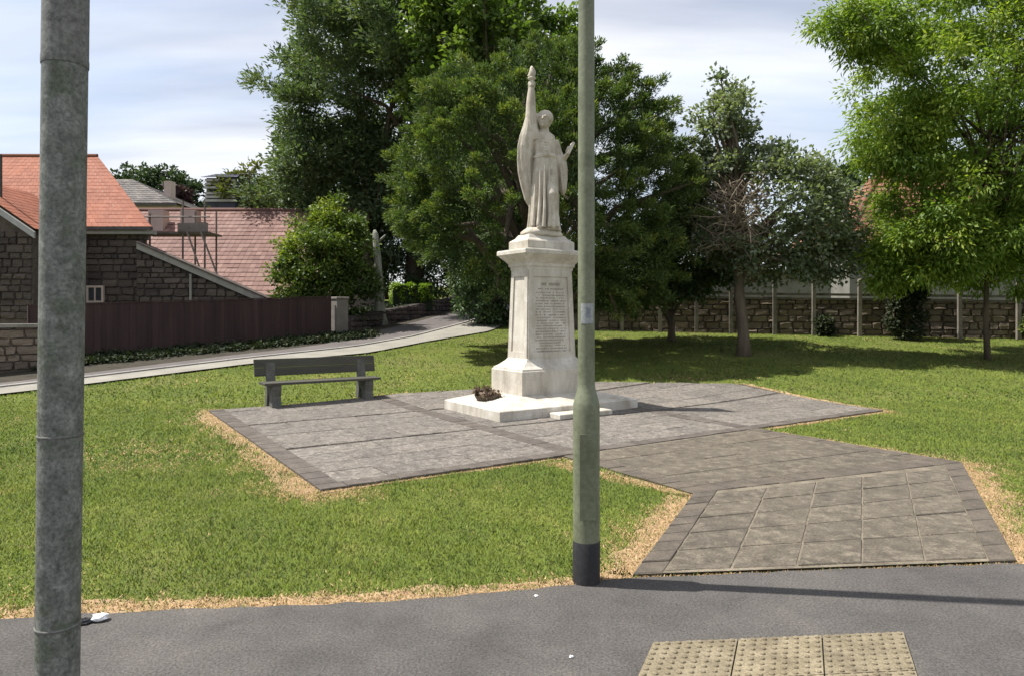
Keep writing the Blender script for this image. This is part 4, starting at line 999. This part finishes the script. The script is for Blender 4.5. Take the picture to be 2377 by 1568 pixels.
def ell_clumps(c, rad, m_, seed, bumpy=.18, inner=.55, zmin=-1.0):
    r = np.random.default_rng(seed); d = unit(r.normal(size=(m_ * 2, 3))); d = d[d[:, 2] > zmin][:m_]
    K = r.normal(size=(8, 3)) * 2.6; ph = r.uniform(0, 6.28, 8)
    nz = sum(np.cos(d @ K[i] + ph[i]) for i in range(8)) / 8 * 1.8
    f = (inner + (1 - inner) * r.uniform(0, 1, len(d)) ** .5) * (1 + bumpy * nz)
    return np.array(c) + d * f[:, None] * np.array(rad), d
def limbs(name, base, top, r0, r1, targets, mat_, parent, seed, nb=14, start=.35):
    rr_ = random.Random(seed); base, top = Vector(base), Vector(top); mb = MB(); n_ = 7
    mid = [base.lerp(top, i / (n_ - 1)) + Vector((rr_.uniform(-.06, .06), rr_.uniform(-.06, .06), 0)) * (0 if i in (0, n_ - 1) else 1) for i in range(n_)]
    rad = [r0 * (1.35 if i == 0 else 1) + (r1 - r0) * i / (n_ - 1) for i in range(n_)]
    mb.tube(mid, rad, 12); mb.build('trunk', mat_, parent, True)
    mb = MB(); T = list(targets); rr_.shuffle(T)
    for tg in T[:nb]:
        tg = Vector(tg); s_ = base.lerp(top, start + (1 - start) * rr_.random()); ra = r1 + (r0 - r1) * .25
        m1 = s_.lerp(tg, .5) + Vector((rr_.uniform(-.2, .2), rr_.uniform(-.2, .2), .15 * (tg - s_).length))
        mb.tube([s_, s_.lerp(m1, .55), m1, m1.lerp(tg, .5), tg], [ra * .8, ra * .65, ra * .5, ra * .33, ra * .15], 7)
    mb.build('branch', mat_, parent, True)

# dark pine, left of the memorial
tp = empty('pine_tree', (-4.9, 35, g(35))); tag(tp, 'tallest dark pine with ragged outline rising left of the statue', 'tree')
r = np.random.default_rng(31); C, D = [], []
for i in range(120):
    h = 2.5 + 18.5 * (i / 120); az = i * 2.39996 + r.uniform(-.3, .3)
    Lb = (8.0 * math.sqrt(max(.05, 1 - (h / 24) ** 3))) * r.uniform(.68, 1.06); Lb *= .75 if h < 5 else 1
    for t in (.3, .45, .58, .70, .81, .91, 1.0):
        x, y = math.cos(az) * Lb * t, math.sin(az) * Lb * t
        C.append((x + r.normal(0, .25), y + r.normal(0, .25), h - .35 * t + .9 * t * t + r.normal(0, .2))); D.append((math.cos(az) * .8, math.sin(az) * .8, .35 + .25 * t))
Ci, Di = ell_clumps((0, 0, 10.5), (6.3, 5.0, 9.5), 620, 33, .15, .4)
Cj, Dj = ell_clumps((-4.2, 1.0, 6.2), (3.4, 3.0, 3.6), 150, 34, .2, .35)
C, D = np.concatenate([np.array(C), Ci]), np.concatenate([np.array(D), Di])
kp = ~((C[:, 1] < -1.5) & (C[:, 2] < 9.5) & (C[:, 0] > -4.5)); C, D = np.concatenate([C[kp], Cj]), np.concatenate([D[kp], Dj])
leaves('crown', C, r.uniform(.6, 1.05, len(C)), 165, .26, .10, M['conifer'], tp, 32, D, .7, 1.0, squash=(1, 1, .7))
limbs('pine', (0, 0, -.2), (0.3, 0, 20), .42, .10, [c for c in C[3::7]], M['bark'], tp, 3, 18, .35)

# lighter broadleaf tree behind the yew
tl = empty('broadleaf_tree', (-.7, 28.5, g(28.5))); tag(tl, 'lighter green broadleaf tree showing above the yew beside the pine', 'tree')
C, D = ell_clumps((-.2, 0, 9.0), (3.5, 2.8, 5.4), 330, 41, .2, .5)
leaves('crown', C, np.random.default_rng(1).uniform(.5, .85, len(C)), 140, .24, .15, M['light_tree'], tl, 42, D, .3, 1.0, .25)
limbs('t', (0, 0, -.2), (0, 0, 8), .25, .08, C[::6], M['bark'], tl, 4, 22)

# yew behind the statue
ty = empty('yew_tree', (.55, 19.2, g(19.2))); tag(ty, 'broad domed yew with yellow-green tips directly behind the statue', 'tree')
ry_ = np.random.default_rng(51)
C, D = ell_clumps((0.2, 0, 4.2), (3.95, 3.3, 3.95), 780, 51, .06, .82, -.93)
skirt = lambda C_: (C_[:, 2] > 1.35 + np.where(C_[:, 0] < .2, .4 + .62 * np.maximum(0, -C_[:, 0] - 1.0), 0))
kp = skirt(C); C, D = C[kp], D[kp]
Cy, Ry, Ty, Dy = [], [], [], []
for c, d in zip(C, D):
    ax = unit(d * .75 + np.array([0, 0, .62]) + ry_.normal(size=3) * .38); ln_ = ry_.uniform(.6, 1.25); t0 = ry_.uniform(.12, .45)
    for t in (0, .25, .5, .72, .9):
        Cy.append(c + ax * ln_ * (t - .35) + np.array([0, 0, -.28 * t * t])); Ry.append(.30 - .17 * t); Ty.append(t0 + .42 * t + ry_.normal(0, .05)); Dy.append(ax)
C2, D2 = ell_clumps((0.1, 0, 4.1), (3.75, 3.0, 3.7), 380, 52, .06, .5, -.9)
kp = skirt(C2); C2, D2 = C2[kp], D2[kp]
for c, d in zip(C2, D2): Cy.append(c); Ry.append(.62); Ty.append(.22); Dy.append(d)
Cy, Ry, Ty, Dy = map(np.array, (Cy, Ry, Ty, Dy))
leaves('crown', Cy, Ry, 78, .105, .036, M['yew'], ty, 53, Dy, 1.1, .9, tone_c=np.clip(Ty, 0, 1))
limbs('y', (0, 0, -.2), (0, 0, 5.5), .38, .12, Cy[::12], M['bark'], ty, 5, 50, .08)

# bush at the end of the board fence
tb = empty('garden_bush', (-6.75, 25.3, g(25.3))); tag(tb, 'rounded green bush behind the end of the board fence', 'bush')
Cb, Db = ell_clumps((0, 0, 1.95), (1.75, 1.5, 2.0), 170, 61, .22, .5, -.95)
Cc, Dc = ell_clumps((.30, .5, 3.1), (1.05, 1.1, 1.7), 80, 63, .25, .45)
C, D = np.concatenate([Cb, Cc]), np.concatenate([Db, Dc])
leaves('crown', C, np.random.default_rng(64).uniform(.28, .5, len(C)), 120, .13, .085, M['bush'], tb, 62, D, .4, 1.0, .1, tone_c=np.clip(.25 + .5 * np.random.default_rng(4).random(len(C)) + .22 * D[:, 2] - .15 * D[:, 0], 0, 1))  # tone raised on the upper and left leaves: sunlight put into their colour
limbs('b', (0, 0, -.1), (0, 0, 2.4), .12, .04, C[::8], M['bark'], tb, 6, 16, .1)

# holly with a partly bare crown
th_ = empty('holly_tree', (6.25, 19.0, g(19.0))); tag(th_, 'grey-green tree with thick pale trunk and partly bare twiggy crown', 'tree')
C1, D1 = ell_clumps((.62, .1, 3.85), (2.55, 1.9, 1.85), 330, 71, .14, .5)
C2, D2 = ell_clumps((-.40, .1, 6.35), (.95, .85, 1.25), 60, 72, .25, .35)
C3, D3 = ell_clumps((-1.2, .5, 4.3), (.9, 1.0, 1.2), 50, 73, .2, .4)
C4, D4 = ell_clumps((2.3, .1, 2.75), (1.1, 1.0, .75), 45, 75, .2, .4)
C = np.concatenate([C1, C2, C3, C4]); D = np.concatenate([D1, D2, D3, D4])
# the bare patch low on the left keeps few leaves
bare = np.hypot(np.hypot(C[:, 0] + .5, (C[:, 2] - 4.15) * 1.05), (C[:, 1] + 1.2) * .6) < .95
C, D = C[~bare], D[~bare]
leaves('crown', C, np.random.default_rng(3).uniform(.28, .5, len(C)), 66, .12, .085, M['holly'], th_, 74, D, .5, 1.0, .0)
limbs('h', (0, 0, -.15), (-.1, 0, 3.4), .165, .11, list(C[::6]) + list(C2[::3]), M['bark_pale'], th_, 7, 40, .55)
mb = MB(); rr_ = random.Random(8)
for i in range(230):
    s_ = Vector((rr_.uniform(-.75, .15), rr_.uniform(-1.1, -.2), rr_.uniform(2.7, 4.3))); a_ = rr_.uniform(math.pi * .6, math.pi * 1.9)
    e_ = s_ + Vector((math.cos(a_) * rr_.uniform(.35, 1.0), math.sin(a_) * rr_.uniform(.3, 1.0), rr_.uniform(-.2, .6)))
    k1 = s_.lerp(e_, .5) + Vector((rr_.uniform(-.12, .12), rr_.uniform(-.12, .12), rr_.uniform(-.05, .25)))
    mb.tube([s_, k1, e_, e_ + Vector((rr_.uniform(-.2, .2), rr_.uniform(-.2, .2), -rr_.uniform(.05, .35)))], [.016, .013, .008, .005], 4, False)
mb.build('bare_twigs', M['twig'], th_)

# ash on the right
ta = empty('ash_tree', (12.4, 18.3, g(18.3))); tag(ta, 'bright green feathery tree with slender trunk at the right edge', 'tree')
Cs = [ell_clumps((.75, 0, 6.7), (4.0, 3.4, 5.0), 700, 81, .16, .4), ell_clumps((-3.5, -.6, 8.35), (1.25, .9, .75), 40, 82, .1, .3), ell_clumps((-1.9, -.8, 3.0), (1.15, 1.0, 1.15), 55, 83, .15, .4), ell_clumps((-2.9, -.5, 5.6), (1.0, .9, .8), 40, 84, .15, .4), ell_clumps((1.8, -.3, 3.4), (2.4, 1.8, 1.8), 130, 85, .15, .3), ell_clumps((2.2, .3, 7.0), (2.6, 2.2, 3.8), 260, 87, .1, .2), ell_clumps((-2.45, .2, 2.55), (.85, .8, .75), 34, 88, .15, .3)]
C = np.concatenate([c for c, d in Cs]); D = np.concatenate([d for c, d in Cs])
leaves('crown', C, np.random.default_rng(9).uniform(.32, .62, len(C)), 160, .145, .05, M['ash'], ta, 86, D, .35, .9, .55, tone_c=np.clip(np.random.default_rng(10).uniform(.2, .85, len(C)), 0, 1))
limbs('a', (0, 0, -.1), (.1, 0, 6.5), .066, .045, C[::9], M['bark'], ta, 9, 40, .3)

# evergreen shrubs filling the gaps under the trees
for (nm, X, Y, cz, rx, ry, rz, lab, sd) in (
    ('laurel_shrub', 5.0, 22.0, 2.55, 2.2, 1.1, 1.35, 'dark evergreen shrubs between the yew and the pale-trunked tree', 301),
    ('laurel_shrub', -2.2, 34.5, 2.6, 4.2, 1.6, 2.9, 'tall dark evergreen shrubs behind the clipped hedge', 302),
    ('laurel_shrub', 0.2, 26.4, 1.7, 2.4, 1.2, 2.0, 'dark evergreen shrubs under the yew at the end of the lane', 303)):
    t = empty(nm, (X, Y, g(Y))); tag(t, lab, 'shrub')
    C, D = ell_clumps((0, 0, cz), (rx, ry, rz), 150, sd, .2, .5, -.97)
    leaves('crown', C, .45, 110, .16, .09, M['laurel'], t, sd + 20, D, .3, 1.0, .15)
    limbs('l', (0, 0, -.15), (0, 0, cz), .12, .05, C[::10], M['bark'], t, sd, 14, .08)

# dark ivy-clad bush against the rubble wall
ti = empty('ivy_bush', (12.55, 22.3, g(22.3))); tag(ti, 'dark ivy-clad bush against the rubble wall under the ash', 'bush')
C, D = ell_clumps((0, 0, .95), (.55, .4, .95), 60, 91, .15, .45, -.95)
C4, D4 = ell_clumps((-.1, 0, 2.1), (.75, .5, .6), 40, 93, .15, .45)
C, D = np.concatenate([C, C4]), np.concatenate([D, D4])
leaves('crown', C, .26, 110, .11, .08, M['ivy'], ti, 92, D, .3, 1.0, .2)
limbs('i', (-.05, 0, -.1), (0, 0, 1.9), .14, .07, C[::8], M['bark'], ti, 10, 10, .1)
# small bushes along the foot of the wall
for (X, Y, s_, lab, sd) in ((10.35, 23.2, .42, 'small dark weed clump at the wall foot right of the pale trunk', 94), (16.55, 22.0, .55, 'leafy pale green shrub at the wall foot on the right edge', 95)):
    tw = empty('wall_shrub', (X, Y, g(Y))); tag(tw, lab, 'shrub')
    C, D = ell_clumps((0, 0, s_ * .8), (s_ * .6, s_ * .45, s_ * .9), 24, sd, .2, .4, -.9)
    leaves('foliage', C, s_ * .4, 80, .10, .06, M['ivy'] if sd == 94 else M['bush'], tw, sd + 100, D, .3, 1.0)
    MB().tube([(0, 0, -.05), (.02, 0, s_)], [.03, .015], 6).build('stem', M['bark'], tw)

# clipped hedge across the lane
he = empty('clipped_hedge', (-4.35, 30.6, g(30.6) + .25), math.radians(12)); tag(he, 'clipped bright green hedge block across the lane', 'hedge')
r = np.random.default_rng(12); C = np.stack([r.uniform(-.85, .85, 130), r.uniform(-.45, .45, 130), r.uniform(.25, 1.05, 130)], 1)
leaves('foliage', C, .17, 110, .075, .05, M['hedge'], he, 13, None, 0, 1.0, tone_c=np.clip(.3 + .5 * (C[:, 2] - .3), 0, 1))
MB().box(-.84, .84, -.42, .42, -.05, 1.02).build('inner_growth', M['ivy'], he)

# bleached dead trunk by the lane
dt = empty('dead_trunk', (-5.1, 26.7, g(26.7))); tag(dt, 'bleached bare tree trunk standing by the lane', 'tree trunk')
MB().tube([(.12, 0, -.2), (.08, 0, .25), (.05, 0, .9), (.03, 0, 1.7), (-.02, 0, 2.6), (-.10, .02, 3.45), (-.13, .02, 3.6)], [.36, .25, .19, .165, .14, .11, .04], 12).build('trunk', M['dead_wood'], dt, True)
for (z, dx_, dz_) in ((2.5, -.35, .35), (3.1, .3, .3), (1.6, .25, .2)):
    MB().tube([(0, 0, z), (dx_ * .6, -.05, z + dz_ * .6), (dx_, -.08, z + dz_)], [.06, .045, .025], 8).build('branch_stub', M['dead_wood'], dt, True)

# ivy and weeds on the bank under the board fence and round the gate
r = np.random.default_rng(14); C = []
for i in range(330):
    x = r.uniform(0, LB + 1.5); off = r.uniform(-.85, -.02); p = Vector((*FA, 0)) + dB * x + Vector((dB.y, -dB.x, 0)) * -off
    C.append((p.x, p.y, g(p.y) + .03 + .12 * r.random() * max(0, 1 + off)))
for i in range(240):
    t = r.uniform(0, LR); off = r.uniform(.25, 1.8); p = Vector((*R0, 0)) + dR * t + Vector((-dR.y, dR.x, 0)) * off
    C.append((p.x, p.y, g(p.y) + .30 + .15 * r.random()))
o = leaves('ground_ivy', np.array(C), .22, 45, .10, .08, M['ivy'], None, 15, squash=(1, 1, .5)); tag(o, 'dark ivy and weeds covering the bank along the lane', 'ivy', kind='stuff')

# trees on the skyline
for (X, Y, top, rx, mt, lab, sd) in (
    (-42.5, 70, 16.6, 3.0, 'far_green', 'far dark tree on the skyline just right of the thick pole', 201),
    (-38.0, 71, 16.0, 3.0, 'far_green', 'far dark rounded tree above the grey slate roof', 202),
    (-34.6, 70, 16.5, 2.9, 'far_green', 'far dark tree right of the grey slate roof', 203),
    (-32.2, 66, 13.6, 2.2, 'far_purple', 'far purple-leaved tree between slate roof and boarded house', 204),
    (-30.2, 74, 15.2, 2.6, 'far_green', 'far dark tree just left of the boarded house', 205),
    (-27.0, 75, 16.2, 2.6, 'far_green', 'far dark tree rising behind the boarded house', 206),
    (-23.6, 62, 14.3, 2.6, 'far_yellow', 'far yellow-green tree between boarded house and the pine', 207),
    (-23.0, 74, 17.0, 3.2, 'far_green', 'far dark green tree behind the yellow-green one', 208),
    (-17.0, 72, 17.5, 3.6, 'far_green', 'far tree mostly hidden behind the pine', 209),
    (-32.7, 73, 15.2, 2.7, 'far_green', 'far dark tree behind the purple-leaved one', 211),
    (-28.4, 71, 15.0, 2.4, 'far_green', 'far low dark tree behind the left end of the boarded house', 212),
    (34.0, 70, 17.2, 3.2, 'far_green', 'far dark tree peeping over the red hipped roof', 210)):
    t = empty('skyline_tree', (X, Y, g(Y))); tag(t, lab, 'tree', 'trees on the skyline')
    hh = top - g(Y)
    C, D = ell_clumps((0, 0, hh * .58), (rx, rx * .9, hh * .42), 90, sd, .22, .5, -.95)
    leaves('crown', C, rx * .28, 75, .42, .26, M[mt], t, sd + 50, D, .3, 1.0, .1)
    MB().tube([(0, 0, -.3), (.1, 0, hh * .5)], [.3, .12], 8).build('trunk', M['bark'], t)

# dried flowers in the basket
r = np.random.default_rng(16); C = np.stack([r.uniform(-.16, .16, 26), r.uniform(-.16, .16, 26), r.uniform(.06, .17, 26)], 1)
leaves('flower_heads', C, .07, 30, .055, .035, M['dry_flowers'], fb, 17)
